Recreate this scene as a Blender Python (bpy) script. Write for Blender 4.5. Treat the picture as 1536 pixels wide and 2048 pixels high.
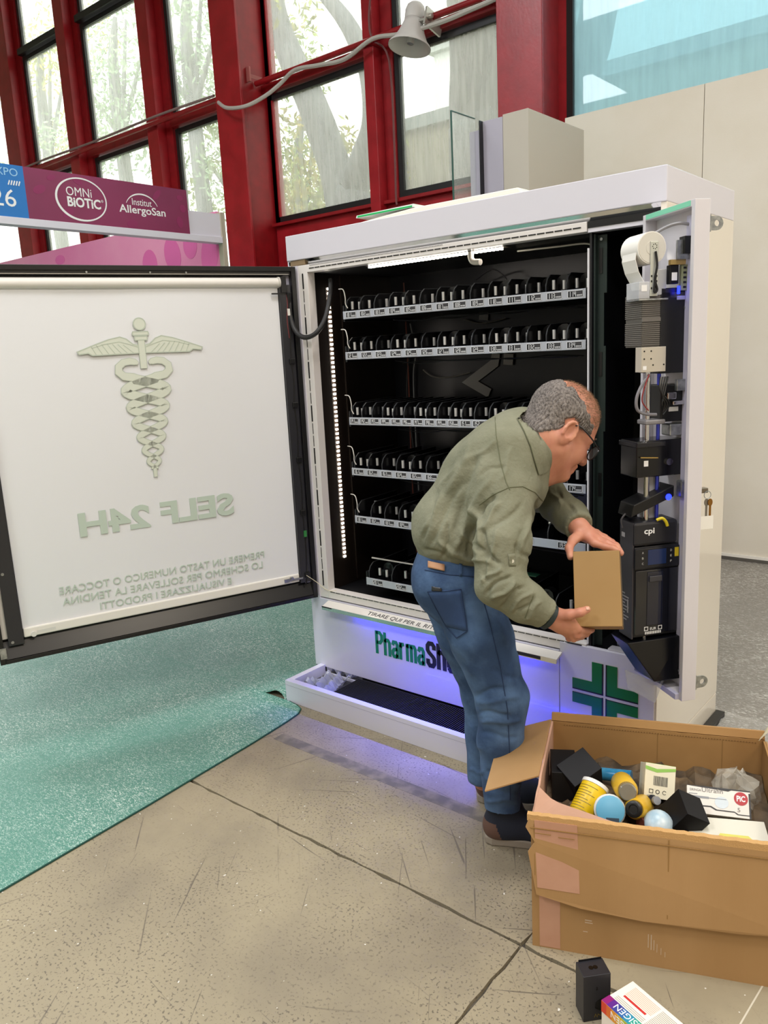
import bpy, bmesh, math, random
import numpy as np
from mathutils import Vector, Matrix, Euler

random.seed(7)
for _o in list(bpy.data.objects):
    bpy.data.objects.remove(_o)
SC = bpy.context.scene
COL = SC.collection

# ------------------------------------------------------------------ camera
FPX = 1575.2
CP = np.array([2.7094, -2.6124, 1.6197])
CF = np.array([-0.63235525, 0.74853151, -0.19956806])
CR = np.array([0.769463, 0.63674118, -0.04987338])
CU = np.array([-0.08974141, 0.18509794, 0.97861394])
cam = bpy.data.cameras.new('camera')
cam.sensor_width = 36.0
cam.lens = FPX / 2048 * 36.0
cam.clip_start = 0.05
cam.clip_end = 300
cam_ob = bpy.data.objects.new('camera', cam)
COL.objects.link(cam_ob)
cam_ob.matrix_world = Matrix(((CR[0], CU[0], -CF[0], CP[0]), (CR[1], CU[1], -CF[1], CP[1]),
                              (CR[2], CU[2], -CF[2], CP[2]), (0, 0, 0, 1)))
SC.camera = cam_ob

# ------------------------------------------------------------------ world, lights, exposure
world = bpy.data.worlds.new('overcast_sky')
SC.world = world
world.use_nodes = True
_bg = world.node_tree.nodes['Background']
_bg.inputs[0].default_value = (1.0, 0.985, 0.955, 1)
_bg.inputs[1].default_value = 3.6
SC.view_settings.view_transform = 'Standard'
SC.view_settings.look = 'None'
SC.view_settings.gamma = 1.0
SC.view_settings.exposure = 0.05
SC.view_settings.use_curve_mapping = False
SC.cycles.max_bounces = 7
SC.cycles.adaptive_threshold = 0.02
SC.cycles.diffuse_bounces = 3
SC.cycles.glossy_bounces = 3
SC.cycles.transparent_max_bounces = 8
SC.cycles.caustics_reflective = False
SC.cycles.caustics_refractive = False
SC.cycles.sample_clamp_indirect = 4.0


def area(name, loc, size, power, color=(1, 1, 1), target=None, sizey=None):
    l = bpy.data.lights.new(name, 'AREA')
    l.energy = power
    l.color = color
    l.shape = 'RECTANGLE'
    l.size = size
    l.size_y = sizey or size
    o = bpy.data.objects.new(name, l)
    COL.objects.link(o)
    o.location = loc
    if target is not None:
        d = Vector(target) - Vector(loc)
        o.rotation_euler = d.to_track_quat('-Z', 'Y').to_euler()
    return o


# rows of hall ceiling luminaires above and behind the photographer
for _x, _y, _p, _c in [(-2.5, -1.5, 160, (.97, .98, 1)), (2.5, -1.5, 160, (1, .98, .97)), (7.0, -1.5, 200, (1, .88, .72)), (0.0, -5.5, 170, (.95, .97, 1)), (5.0, -5.5, 180, (1, .95, .9)), (-5.0, -5.5, 170, (.94, .97, 1))]:
    area('hall_ceiling_light', (_x, _y, 6.4), 1.6, _p, _c, sizey=1.6)


# ------------------------------------------------------------------ helpers
def lin(c):
    if isinstance(c, str):
        c = c.lstrip('#')
        c = tuple(int(c[i:i + 2], 16) / 255 for i in (0, 2, 4))
    return tuple(((v / 12.92) if v <= 0.04045 else ((v + 0.055) / 1.055) ** 2.4) for v in c[:3])


_mats = {}


def M(name, col='#808080', rough=0.5, metal=0.0, var=None, bump=None, emit=None, coat=0.0, alpha=None, trans=0.0,
      spec=None, stretch=None, sss=0.0):
    """var=(scale, other colour, lo, hi) mottles; bump=(scale, strength); emit=(colour, strength)"""
    if name in _mats:
        return _mats[name]
    m = bpy.data.materials.new(name)
    m.use_nodes = True
    nt = m.node_tree
    b = nt.nodes['Principled BSDF']
    rgb = lin(col)
    b.inputs['Base Color'].default_value = (*rgb, 1)
    b.inputs['Roughness'].default_value = rough
    b.inputs['Metallic'].default_value = metal
    if coat:
        b.inputs['Coat Weight'].default_value = coat
        b.inputs['Coat Roughness'].default_value = 0.08
    if trans:
        b.inputs['Transmission Weight'].default_value = trans
    if spec is not None:
        b.inputs['Specular IOR Level'].default_value = spec
    if alpha is not None:
        b.inputs['Alpha'].default_value = alpha
    if sss:
        b.inputs['Subsurface Weight'].default_value = sss
        b.inputs['Subsurface Radius'].default_value = (0.02, 0.008, 0.004)
    if emit:
        b.inputs['Emission Color'].default_value = (*lin(emit[0]), 1)
        b.inputs['Emission Strength'].default_value = emit[1]
    tc = None
    if var or bump:
        tc = nt.nodes.new('ShaderNodeTexCoord')
        mp = nt.nodes.new('ShaderNodeMapping')
        nt.links.new(tc.outputs['Object'], mp.inputs[0])
        if stretch:
            mp.inputs['Scale'].default_value = stretch
    if var:
        n = nt.nodes.new('ShaderNodeTexNoise')
        n.inputs['Scale'].default_value = var[0]
        n.inputs['Detail'].default_value = 5
        nt.links.new(mp.outputs[0], n.inputs['Vector'])
        r = nt.nodes.new('ShaderNodeMapRange')
        r.inputs[1].default_value = var[2] if len(var) > 2 else 0.35
        r.inputs[2].default_value = var[3] if len(var) > 3 else 0.65
        nt.links.new(n.outputs[0], r.inputs[0])
        x = nt.nodes.new('ShaderNodeMix')
        x.data_type = 'RGBA'
        x.inputs[6].default_value = (*rgb, 1)
        x.inputs[7].default_value = (*lin(var[1]), 1)
        nt.links.new(r.outputs[0], x.inputs[0])
        nt.links.new(x.outputs[2], b.inputs['Base Color'])
    if bump:
        n = nt.nodes.new('ShaderNodeTexNoise')
        n.inputs['Scale'].default_value = bump[0]
        n.inputs['Detail'].default_value = 4
        nt.links.new(mp.outputs[0], n.inputs['Vector'])
        bm = nt.nodes.new('ShaderNodeBump')
        bm.inputs['Strength'].default_value = bump[1]
        bm.inputs['Distance'].default_value = bump[2] if len(bump) > 2 else 0.01
        nt.links.new(n.outputs[0], bm.inputs['Height'])
        nt.links.new(bm.outputs[0], b.inputs['Normal'])
    _mats[name] = m
    return m


def nodes_of(m):
    return m.node_tree, m.node_tree.nodes, m.node_tree.links, m.node_tree.nodes['Principled BSDF']


def ray(px, py):
    return CF + CR * (px - 768) / FPX - CU * (py - 1024) / FPX


def at(px, py, axis, v):
    """the point of the place seen at a photo pixel on the plane axis = v"""
    d = ray(px, py)
    return CP + d * ((v - CP[axis]) / d[axis])


def at_d(px, py, depth):
    return CP + ray(px, py) * depth


def tag(o, label=None, cat=None, group=None, kind=None):
    if label:
        o['label'] = label
    if cat:
        o['category'] = cat
    if group:
        o['group'] = group
    if kind:
        o['kind'] = kind
    return o


def empty(name, loc, label=None, cat=None, group=None, kind=None):
    o = bpy.data.objects.new(name, None)
    COL.objects.link(o)
    o.location = loc
    o.empty_display_size = 0.05
    tag(o, label, cat, group, kind)
    o['_base'] = tuple(float(v) for v in loc)
    return o


def adopt(o, parent):
    """parent with world coordinates kept (Empties carry only a translation, meshes sit at the origin)"""
    if parent is not None:
        o.parent = parent
        b = parent.get('_base')
        if b is not None:
            o.matrix_parent_inverse = Matrix.Translation(-Vector(b))
    return o


class MB:
    """collects shapes; build() makes ONE mesh object"""

    def __init__(self, T=None):
        self.v, self.f, self.mi, self.T, self.cur = [], [], [], T, 0

    def add(self, vs, fs, T=None):
        k = len(self.v)
        for p in vs:
            p = Vector(p)
            if T is not None:
                p = T @ p
            if self.T is not None:
                p = self.T @ p
            self.v.append(tuple(p))
        for f in fs:
            self.f.append(tuple(i + k for i in f))
            self.mi.append(self.cur)
        return self

    def box(self, x0, x1, y0, y1, z0, z1, T=None):
        return self.add([(x0, y0, z0), (x1, y0, z0), (x1, y1, z0), (x0, y1, z0), (x0, y0, z1), (x1, y0, z1), (x1, y1, z1), (x0, y1, z1)],
                        [(3, 2, 1, 0), (4, 5, 6, 7), (0, 1, 5, 4), (1, 2, 6, 5), (2, 3, 7, 6), (3, 0, 4, 7)], T)

    def hexa(self, bottom, top):
        return self.add(list(bottom) + list(top), [(3, 2, 1, 0), (4, 5, 6, 7), (0, 1, 5, 4), (1, 2, 6, 5), (2, 3, 7, 6), (3, 0, 4, 7)])

    def cyl(self, p0, p1, r0, r1=None, n=16, caps=True):
        p0, p1 = Vector(p0), Vector(p1)
        r1 = r0 if r1 is None else r1
        d = (p1 - p0).normalized()
        a = d.orthogonal().normalized()
        b = d.cross(a)
        vs = []
        for p, r in ((p0, r0), (p1, r1)):
            for i in range(n):
                t = 2 * math.pi * i / n
                vs.append(p + (a * math.cos(t) + b * math.sin(t)) * r)
        fs = [(i, (i + 1) % n, n + (i + 1) % n, n + i) for i in range(n)]
        if caps:
            fs += [tuple(range(n))[::-1], tuple(range(n, 2 * n))]
        return self.add(vs, fs)

    def tube(self, pts, r, n=8, smooth=0, caps=True):
        pts = [Vector(p) for p in pts]
        rs = r if isinstance(r, (list, tuple)) else [r] * len(pts)
        if smooth:
            q, qr = [], []
            for i in range(len(pts) - 1):
                p0, p1, p2, p3 = pts[max(i - 1, 0)], pts[i], pts[i + 1], pts[min(i + 2, len(pts) - 1)]
                for j in range(smooth):
                    t = j / smooth
                    q.append(0.5 * ((2 * p1) + (p2 - p0) * t + (2 * p0 - 5 * p1 + 4 * p2 - p3) * t * t + (3 * p1 - p0 - 3 * p2 + p3) * t ** 3))
                    qr.append(rs[i] * (1 - t) + rs[i + 1] * t)
            q.append(pts[-1])
            qr.append(rs[-1])
            pts, rs = q, qr
        vs, fs = [], []
        a = None
        for i, p in enumerate(pts):
            d = (pts[min(i + 1, len(pts) - 1)] - pts[max(i - 1, 0)])
            d = d.normalized() if d.length > 1e-9 else Vector((0, 0, 1))
            a = d.orthogonal().normalized() if a is None else (a - d * a.dot(d)).normalized()
            b = d.cross(a)
            for k in range(n):
                t = 2 * math.pi * k / n
                vs.append(p + (a * math.cos(t) + b * math.sin(t)) * rs[i])
        for i in range(len(pts) - 1):
            for k in range(n):
                fs.append((i * n + k, i * n + (k + 1) % n, (i + 1) * n + (k + 1) % n, (i + 1) * n + k))
        if caps:
            fs += [tuple(range(n))[::-1], tuple(range((len(pts) - 1) * n, len(pts) * n))]
        return self.add(vs, fs)

    def lathe(self, prof, n=24, T=None, caps=True):
        """prof: (r, z) pairs about local z"""
        vs = [(r * math.cos(2 * math.pi * k / n), r * math.sin(2 * math.pi * k / n), z) for r, z in prof for k in range(n)]
        fs = [(i * n + k, i * n + (k + 1) % n, (i + 1) * n + (k + 1) % n, (i + 1) * n + k) for i in range(len(prof) - 1) for k in range(n)]
        if caps:
            fs += [tuple(range(n))[::-1], tuple(range((len(prof) - 1) * n, len(prof) * n))]
        return self.add(vs, fs, T)

    def prism(self, poly, h0, h1, T=None):
        """poly in local xy, extruded z from h0 to h1"""
        n = len(poly)
        vs = [(x, y, h0) for x, y in poly] + [(x, y, h1) for x, y in poly]
        fs = [tuple(range(n))[::-1], tuple(range(n, 2 * n))] + [(i, (i + 1) % n, n + (i + 1) % n, n + i) for i in range(n)]
        return self.add(vs, fs, T)

    def stroke(self, pts, w, h0, h1, T=None, closed=False):
        """a flat band of width w (number or list) along 2-D points"""
        P = [Vector((p[0], p[1])) for p in pts]
        n = len(P)
        W = w if isinstance(w, (list, tuple)) else [w] * n
        L, Rr = [], []
        for i in range(n):
            if closed:
                a, b = P[i] - P[i - 1], P[(i + 1) % n] - P[i]
            else:
                a = P[i] - P[i - 1] if i else P[1] - P[0]
                b = P[i + 1] - P[i] if i < n - 1 else a
            a, b = a.normalized(), b.normalized()
            na, nb = Vector((-a.y, a.x)), Vector((-b.y, b.x))
            m = na + nb
            m = m.normalized() if m.length > 1e-6 else na
            k = W[i] / 2 / max(m.dot(na), 0.45)
            L.append(P[i] + m * k)
            Rr.append(P[i] - m * k)
        m = n if closed else n - 1
        vs = [(p.x, p.y, h1) for p in L] + [(p.x, p.y, h1) for p in Rr] + [(p.x, p.y, h0) for p in L] + [(p.x, p.y, h0) for p in Rr]
        fs = []
        for i in range(m):
            j = (i + 1) % n
            fs += [(i, n + i, n + j, j), (2 * n + i, 2 * n + j, 3 * n + j, 3 * n + i), (i, j, 2 * n + j, 2 * n + i), (n + i, 3 * n + i, 3 * n + j, n + j)]
        if not closed:
            fs += [(0, 2 * n, 3 * n, n), (n - 1, 2 * n - 1, 4 * n - 1, 3 * n - 1)]
        return self.add(vs, fs, T)

    def text(self, s, size, T=None, depth=0.0006, align='CENTER', xs=1.0, bold=0.0, spacing=1.0):
        c = bpy.data.curves.new('tmp_text', 'FONT')
        c.body = s
        c.size = size
        c.extrude = depth / 2
        c.align_x = align
        c.align_y = 'BOTTOM_BASELINE'
        c.offset = bold
        c.space_character = spacing
        c.resolution_u = 3
        o = bpy.data.objects.new('tmp_text', c)
        COL.objects.link(o)
        me = bpy.data.meshes.new_from_object(o.evaluated_get(bpy.context.evaluated_depsgraph_get()))
        self.add([(v.co.x * xs, v.co.y, v.co.z + depth / 2) for v in me.vertices], [tuple(p.vertices) for p in me.polygons], T)
        bpy.data.objects.remove(o)
        bpy.data.curves.remove(c)
        bpy.data.meshes.remove(me)
        return self

    def mesh(self, name, mats):
        me = bpy.data.meshes.new(name)
        me.from_pydata(self.v, [], self.f)
        for m in (mats if isinstance(mats, (list, tuple)) else [mats]):
            me.materials.append(m)
        if any(self.mi):
            me.polygons.foreach_set('material_index', self.mi)
        me.update()
        return me

    def build(self, name, mats, parent=None, smooth=False, bevel=0.0, seg=2, kind=None, label=None, cat=None, group=None, fix=True):
        me = self.mesh(name, mats)
        if fix:
            bm = bmesh.new()
            bm.from_mesh(me)
            bmesh.ops.recalc_face_normals(bm, faces=bm.faces)
            bm.to_mesh(me)
            bm.free()
        return link(name, me, parent, smooth, bevel, seg, kind, label, cat, group)


def link(name, me, parent=None, smooth=False, bevel=0.0, seg=2, kind=None, label=None, cat=None, group=None):
    o = bpy.data.objects.new(name, me)
    COL.objects.link(o)
    if smooth:
        me.polygons.foreach_set('use_smooth', [True] * len(me.polygons))
        if smooth != 'all':
            me.set_sharp_from_angle(angle=math.radians(40))
    if bevel:
        b = o.modifiers.new('bevel', 'BEVEL')
        b.width = bevel
        b.segments = seg
        b.limit_method = 'ANGLE'
        b.angle_limit = math.radians(40)
    tag(o, label, cat, group, kind)
    return adopt(o, parent)


def frame(o, ex, ey, ez):
    """matrix whose columns are the local axes, at o"""
    return Matrix(((ex[0], ey[0], ez[0], o[0]), (ex[1], ey[1], ez[1], o[1]), (ex[2], ey[2], ez[2], o[2]), (0, 0, 0, 1)))


def bx(name, mat, parent, x0, x1, y0, y1, z0, z1, bevel=0.0, T=None, **k):
    return MB(T).box(x0, x1, y0, y1, z0, z1).build(name, mat, parent, bevel=bevel, **k)


# ------------------------------------------------------------------ text fitted to a rectangle


def text_in(mb, s, x0, x1, y0, y1, T, bold=0.0, depth=.0006):
    """lettering s filling the rectangle x0..x1, y0..y1 of the local plane T"""
    t = MB().text(s, 0.1, None, depth=depth, align='LEFT', bold=bold)
    a = np.array(t.v)
    lo, hi = a.min(0), a.max(0)
    sx, sy = (x1 - x0) / (hi[0] - lo[0]), (y1 - y0) / (hi[1] - lo[1])
    mb.add([(x0 + (p[0] - lo[0]) * sx, y0 + (p[1] - lo[1]) * sy, p[2]) for p in t.v], t.f, T)
    return mb



# ------------------------------------------------------------------ materials
WHITE = M('white_lacquer', '#d6d4de', 0.22, coat=0.3)
WHITE_WARMLIT = M('warm_lit_side_panel', '#e6ded0', 0.16, coat=0.5)  # white side panel with the warm light on it put into its colour
BLACK = M('black_plastic', '#0c0c0e', 0.35)
BLACKM = M('black_steel', '#101114', 0.38, var=(3, '#16171b'))
BACKM = M('black_back_sheet', '#15151a', 0.3, metal=0.4)
DKTEAL = M('dark_slotted_steel', '#26322f', 0.45, metal=0.2)
CHROME = M('chrome', '#d8d8d8', 0.08, metal=1.0)
STEEL = M('galvanised_steel', '#b9bcbd', 0.3, metal=0.85, var=(60, '#8f9395'))
ALU = M('brushed_aluminium', '#c9c6c0', 0.35, metal=0.7)
GREYP = M('grey_plastic', '#3d3c40', 0.45)
RED = M('red_steel_paint', '#a51c26', 0.32, var=(6, '#93161f'), bump=(40, 0.08))
REDD = M('red_steel_transom', '#98161e', 0.35, var=(9, '#861219'))
BLKFRAME = M('black_window_gasket', '#17191b', 0.4)
SIDEBLK = M('led_guard_brown', '#1d1714', 0.3)
LEDW = M('white_led', '#ffffff', 0.5, emit=('#fff4e4', 30.0))
LEDB = M('blue_led', '#3038ff', 0.5, emit=('#2226ff', 75.0))
LEDB2 = M('blue_led_small', '#2030ff', 0.5, emit=('#1420ff', 8.0))
GREEN_PRINT = M('green_letters', '#00804a', 0.4)
GREEN_CROSS = M('green_cross_vinyl', '#0a6b2c', 0.35)
BLACK_PRINT = M('black_letters', '#08080a', 0.4)
WHITE_PRINT = M('white_letters', '#f4f4f4', 0.5)

# concrete floor -------------------------------------------------------------
CONC = M('worn_concrete', '#a89d84', 0.5)


def concrete():
    nt, N, L, b = nodes_of(CONC)
    tc = N.new('ShaderNodeTexCoord')

    def noise(scale, detail=4, rough=0.55, stretch=None, rot=0):
        n = N.new('ShaderNodeTexNoise')
        n.inputs['Scale'].default_value = scale
        n.inputs['Detail'].default_value = detail
        n.inputs['Roughness'].default_value = rough
        mp = N.new('ShaderNodeMapping')
        mp.inputs['Rotation'].default_value = (0, 0, rot)
        L.new(tc.outputs['Object'], mp.inputs[0])
        if stretch:
            m2 = N.new('ShaderNodeMapping')
            m2.inputs['Scale'].default_value = stretch
            L.new(mp.outputs[0], m2.inputs[0])
            mp = m2
        L.new(mp.outputs[0], n.inputs['Vector'])
        return n.outputs[0]

    def ramp(src, lo, hi):
        r = N.new('ShaderNodeMapRange')
        r.inputs[1].default_value, r.inputs[2].default_value = lo, hi
        L.new(src, r.inputs[0])
        return r.outputs[0]

    def mix(fac, a, c):
        x = N.new('ShaderNodeMix')
        x.data_type = 'RGBA'
        L.new(fac, x.inputs[0]) if not isinstance(fac, float) else None
        if isinstance(a, tuple):
            x.inputs[6].default_value = (*a, 1)
        else:
            L.new(a, x.inputs[6])
        x.inputs[7].default_value = (*c, 1)
        return x.outputs[2]

    def mul(a, c):
        x = N.new('ShaderNodeMath')
        x.operation = 'MULTIPLY'
        L.new(a, x.inputs[0])
        if isinstance(c, float):
            x.inputs[1].default_value = c
        else:
            L.new(c, x.inputs[1])
        return x.outputs[0]

    base = mix(ramp(noise(1.7, 5), 0.35, 0.7), lin('#a69b81'), lin('#938973'))
    base = mix(mul(ramp(noise(0.9, 6, 0.65), 0.48, 0.66), 0.6), base, lin('#776e61'))
    # fine dark pits, thicker in patches
    pits = mul(ramp(noise(120, 2, 0.5), 0.585, 0.63), ramp(noise(1.5, 5, 0.6), 0.38, 0.58))
    base = mix(mul(pits, 0.75), base, lin('#5a5247'))
    pit2 = mul(ramp(noise(52, 3, 0.6), 0.68, 0.71), ramp(noise(2.1, 3), 0.46, 0.60))
    base = mix(mul(pit2, 0.7), base, lin('#6d645a'))
    # scratches in a few directions
    for k, (ang, sc, lo) in enumerate([(0.35, 1.6, 0.69), (1.05, 1.3, 0.68), (-0.6, 1.9, 0.69), (2.3, 1.2, 0.69), (1.7, 1.5, 0.685)]):
        s = ramp(noise(sc, 3, 0.5, (48, 0.9, 1), ang), lo, lo + 0.02)
        base = mix(mul(mul(s, ramp(noise(1.1 + k * .3, 2), 0.42, 0.55)), 0.85), base, lin('#645c51'))
    # paint specks
    sp = ramp(noise(60, 1, 0.4, None, 0.8), 0.77, 0.785)
    base = mix(sp, base, lin('#dcdad2'))
    L.new(base, b.inputs['Base Color'])
    L.new(ramp(noise(7, 5), 0.2, 0.9), b.inputs['Roughness'])
    rr = b.inputs['Roughness'].links[0].from_node
    rr.inputs[3].default_value, rr.inputs[4].default_value = 0.34, 0.62
    bp = N.new('ShaderNodeBump')
    bp.inputs['Strength'].default_value = 0.12
    bp.inputs['Distance'].default_value = 0.002
    L.new(pits, bp.inputs['Height'])
    bp.invert = True
    L.new(bp.outputs[0], b.inputs['Normal'])


concrete()
JOINT = M('joint_dirt', '#4a443c', 0.9, var=(40, '#6b6458'), bump=(90, 0.6))
CONC_BED = JOINT


def film_mat(name, colA, colB, scale, strength, rough, glintC):
    """carpet under a protective plastic film: fine crackle, with glints painted into the colour"""
    m = M(name, colA, rough)
    nt, N, L, b = nodes_of(m)
    tc = N.new('ShaderNodeTexCoord')
    mp = N.new('ShaderNodeMapping')
    mp.inputs['Rotation'].default_value = (0, 0, 0.7)
    mp.inputs['Scale'].default_value = (1, 2.3, 1)
    L.new(tc.outputs['Object'], mp.inputs[0])
    n1 = N.new('ShaderNodeTexNoise')
    n1.inputs['Scale'].default_value = scale
    n1.inputs['Detail'].default_value = 6
    n1.inputs['Roughness'].default_value = 0.6
    n1.inputs['Distortion'].default_value = 0.8
    L.new(mp.outputs[0], n1.inputs['Vector'])
    n2 = N.new('ShaderNodeTexNoise')
    n2.inputs['Scale'].default_value = 1.6
    n2.inputs['Detail'].default_value = 3
    L.new(tc.outputs['Object'], n2.inputs['Vector'])
    x = N.new('ShaderNodeMix')
    x.data_type = 'RGBA'
    x.inputs[6].default_value = (*lin(colA), 1)
    x.inputs[7].default_value = (*lin(colB), 1)
    L.new(n2.outputs[0], x.inputs[0])
    # glints on the film, painted into the base colour as whitish streaks
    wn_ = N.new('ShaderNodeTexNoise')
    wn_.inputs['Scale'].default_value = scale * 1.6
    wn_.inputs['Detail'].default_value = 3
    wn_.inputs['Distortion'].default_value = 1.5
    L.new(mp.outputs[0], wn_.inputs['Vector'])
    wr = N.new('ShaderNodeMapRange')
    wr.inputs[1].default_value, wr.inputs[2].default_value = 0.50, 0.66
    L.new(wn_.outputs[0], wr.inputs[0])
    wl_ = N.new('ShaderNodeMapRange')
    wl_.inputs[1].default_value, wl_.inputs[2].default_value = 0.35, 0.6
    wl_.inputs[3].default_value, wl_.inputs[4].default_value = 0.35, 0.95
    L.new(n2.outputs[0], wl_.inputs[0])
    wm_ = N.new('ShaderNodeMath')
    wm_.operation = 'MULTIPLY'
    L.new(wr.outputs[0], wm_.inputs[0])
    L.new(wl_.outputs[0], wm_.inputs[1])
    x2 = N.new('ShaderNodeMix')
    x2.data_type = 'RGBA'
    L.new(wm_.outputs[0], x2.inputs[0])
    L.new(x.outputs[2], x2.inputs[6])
    x2.inputs[7].default_value = (*lin(glintC), 1)
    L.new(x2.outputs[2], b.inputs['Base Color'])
    bp = N.new('ShaderNodeBump')
    bp.inputs['Strength'].default_value = strength
    bp.inputs['Distance'].default_value = 0.02
    L.new(n1.outputs[0], bp.inputs['Height'])
    L.new(bp.outputs[0], b.inputs['Coat Normal'])
    bp2 = N.new('ShaderNodeBump')
    bp2.inputs['Strength'].default_value = strength * 0.4
    bp2.inputs['Distance'].default_value = 0.006
    L.new(n1.outputs[0], bp2.inputs['Height'])
    L.new(bp2.outputs[0], b.inputs['Normal'])
    b.inputs['Coat Weight'].default_value = 1.0
    b.inputs['Coat Roughness'].default_value = 0.12
    b.inputs['Coat IOR'].default_value = 1.6
    return m


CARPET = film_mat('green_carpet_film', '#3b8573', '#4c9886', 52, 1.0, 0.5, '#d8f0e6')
CARPET_EDGE = M('green_carpet_edge', '#12493f', 0.7)
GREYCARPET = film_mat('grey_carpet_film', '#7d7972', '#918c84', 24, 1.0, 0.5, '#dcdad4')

# ------------------------------------------------------------------ the setting
# concrete slabs on their bed
floor = bx('floor', CONC_BED, None, -14, 9, -9, 3.7, -0.12, -0.012, kind='structure')
JX, JY, SZ = 1.737, -0.967, 3.4
xs = [-14] + [JX - SZ * k for k in (4, 3, 2, 1, 0)] + [JX + SZ, 9]
ys = [-9, JY - SZ, JY, JY + SZ, 3.7]
for i in range(len(xs) - 1):
    for j in range(len(ys) - 1):
        g_ = 0.005
        x0, x1, y0, y1 = xs[i] + g_, xs[i + 1] - g_, ys[j] + g_, ys[j + 1] - g_
        # slightly ragged joint edges
        rnd = random.Random(i * 10 + j)
        def edge(a, c, n):
            return [a + (c - a) * t / n for t in range(n)]
        poly = [(t, y0 + rnd.uniform(-.004, .004)) for t in edge(x0, x1, 70)] + [(x1 + rnd.uniform(-.004, .004), t) for t in edge(y0, y1, 70)] \
            + [(t, y1 + rnd.uniform(-.004, .004)) for t in edge(x1, x0, 70)] + [(x0 + rnd.uniform(-.004, .004), t) for t in edge(y1, y0, 70)]
        MB().prism(poly, -0.012, 0.0).build('slab', CONC, floor)
# dark trace of an old floor tape, flat on the slabs
TAPE = M('old_tape_trace', '#6d675f', 0.7, var=(18, '#8a8274', 0.4, 0.62))
bx('tape_trace', TAPE, floor, 0.27, 3.4, -0.545, -0.487, 0.0, 0.0006)
# pale joint strip by the carton
bx('chalk_line', M('chalk_line', '#c9c2b0', 0.8), floor, 0, 0.9, -0.002, 0.002, 0.0, 0.0006,
   T=frame((2.275, -1.0, 0), (.07, .9975, 0), (-.9975, .07, 0), (0, 0, 1)))

ceiling = bx('ceiling', M('hall_ceiling', '#b9b4aa', 0.9), None, -14, 9, -9, 3.9, 7.4, 7.5, kind='structure')

for _n, _b in (('wall_front', (-14, 9, -9.1, -9.0)), ('wall_left', (-14.1, -14, -9, 3.7)), ('wall_right', (9, 9.1, -9, 3.7))):
    bx(_n, M('far_hall_wall', '#cfc9bf', 0.8), None, *_b, 0, 7.4, kind='structure')

# white partition wall of painted panels, seam between panels
wall = empty('wall_back', (1.5, 3.28, 0), kind='structure')
WALLM = M('painted_partition', '#e2dcd0', 0.6, bump=(120, 0.12, 0.004), var=(2, '#dcd5c6'))
for (a, c) in ((-0.262, 0.762), (0.766, 1.80), (1.804, 2.85), (2.854, 3.9), (3.904, 4.95), (4.954, 6.0)):
    bx('wall_panel', WALLM, wall, a, c, 3.25, 3.32, 0, 3.272, bevel=0.0015)
base = bx('baseboard_back', M('dark_grey_skirting', '#57534e', 0.6), None, -0.262, 6.0, 3.235, 3.2495, 0.0, 0.03, kind='structure')
bx('cap', M('white_skirting_edge', '#e9e6df', 0.5), base, -0.262, 6.0, 3.235, 3.2495, 0.03, 0.05)

# window front: red columns, mullions, transoms, panes
YW = 3.7


def pane_mat(name, tint, dirt, amount):
    m = bpy.data.materials.new(name)
    m.use_nodes = True
    nt = m.node_tree
    N, L = nt.nodes, nt.links
    N.remove(N['Principled BSDF'])
    out = N['Material Output']
    tr = N.new('ShaderNodeBsdfTransparent')
    tr.inputs[0].default_value = (*lin(tint), 1)
    df = N.new('ShaderNodeBsdfTranslucent')
    df.inputs[0].default_value = (*lin(dirt), 1)
    gl = N.new('ShaderNodeBsdfGlossy')
    gl.inputs['Roughness'].default_value = 0.02
    gl.inputs[0].default_value = (1, 1, 1, 1)
    tc = N.new('ShaderNodeTexCoord')
    mp = N.new('ShaderNodeMapping')
    mp.inputs['Scale'].default_value = (9, 1, 0.9)
    L.new(tc.outputs['Object'], mp.inputs[0])
    n = N.new('ShaderNodeTexNoise')
    n.inputs['Scale'].default_value = 2.2
    n.inputs['Detail'].default_value = 6
    L.new(mp.outputs[0], n.inputs['Vector'])
    r = N.new('ShaderNodeMapRange')
    r.inputs[1].default_value, r.inputs[2].default_value = 0.3, 0.75
    r.inputs[3].default_value, r.inputs[4].default_value = amount - 0.05, amount + 0.07
    L.new(n.outputs[0], r.inputs[0])
    m1 = N.new('ShaderNodeMixShader')
    L.new(r.outputs[0], m1.inputs[0])
    L.new(tr.outputs[0], m1.inputs[1])
    L.new(df.outputs[0], m1.inputs[2])
    m2 = N.new('ShaderNodeMixShader')
    m2.inputs[0].default_value = 0.02
    L.new(m1.outputs[0], m2.inputs[1])
    L.new(gl.outputs[0], m2.inputs[2])
    L.new(m2.outputs[0], out.inputs[0])
    return m


PANE = pane_mat('dusty_window_glass', '#f6f9f6', '#f4f4ee', 0.27)
PANE_BLUE = pane_mat('blue_tinted_film_glass', '#c9e6ef', '#d6ecf2', 0.45)

wn = 0


def window(x0, x1, zs, pane=PANE):
    """one bay: black gasket frames round panes stacked at heights zs"""
    global wn
    wn += 1
    w = empty('window_%d' % wn, ((x0 + x1) / 2, YW, zs[0]), kind='structure')
    for a, c in zip(zs[:-1], zs[1:]):
        a, c = a + 0.03, c - 0.03
        t = 0.055
        m = MB()
        m.box(x0, x1, YW - .03, YW + .03, a, a + t).box(x0, x1, YW - .03, YW + .03, c - t, c)
        m.box(x0, x0 + t, YW - .03, YW + .03, a + t, c - t).box(x1 - t, x1, YW - .03, YW + .03, a + t, c - t)
        m.build('gasket_frame', BLKFRAME, w)
        bx('pane', pane, w, x0 + t, x1 - t, YW - .004, YW + .004, a + t, c - t)
    return w


Z_S, Z_T, Z_T2, Z_T3 = 3.02, 4.36, 5.98, 7.4
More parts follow.
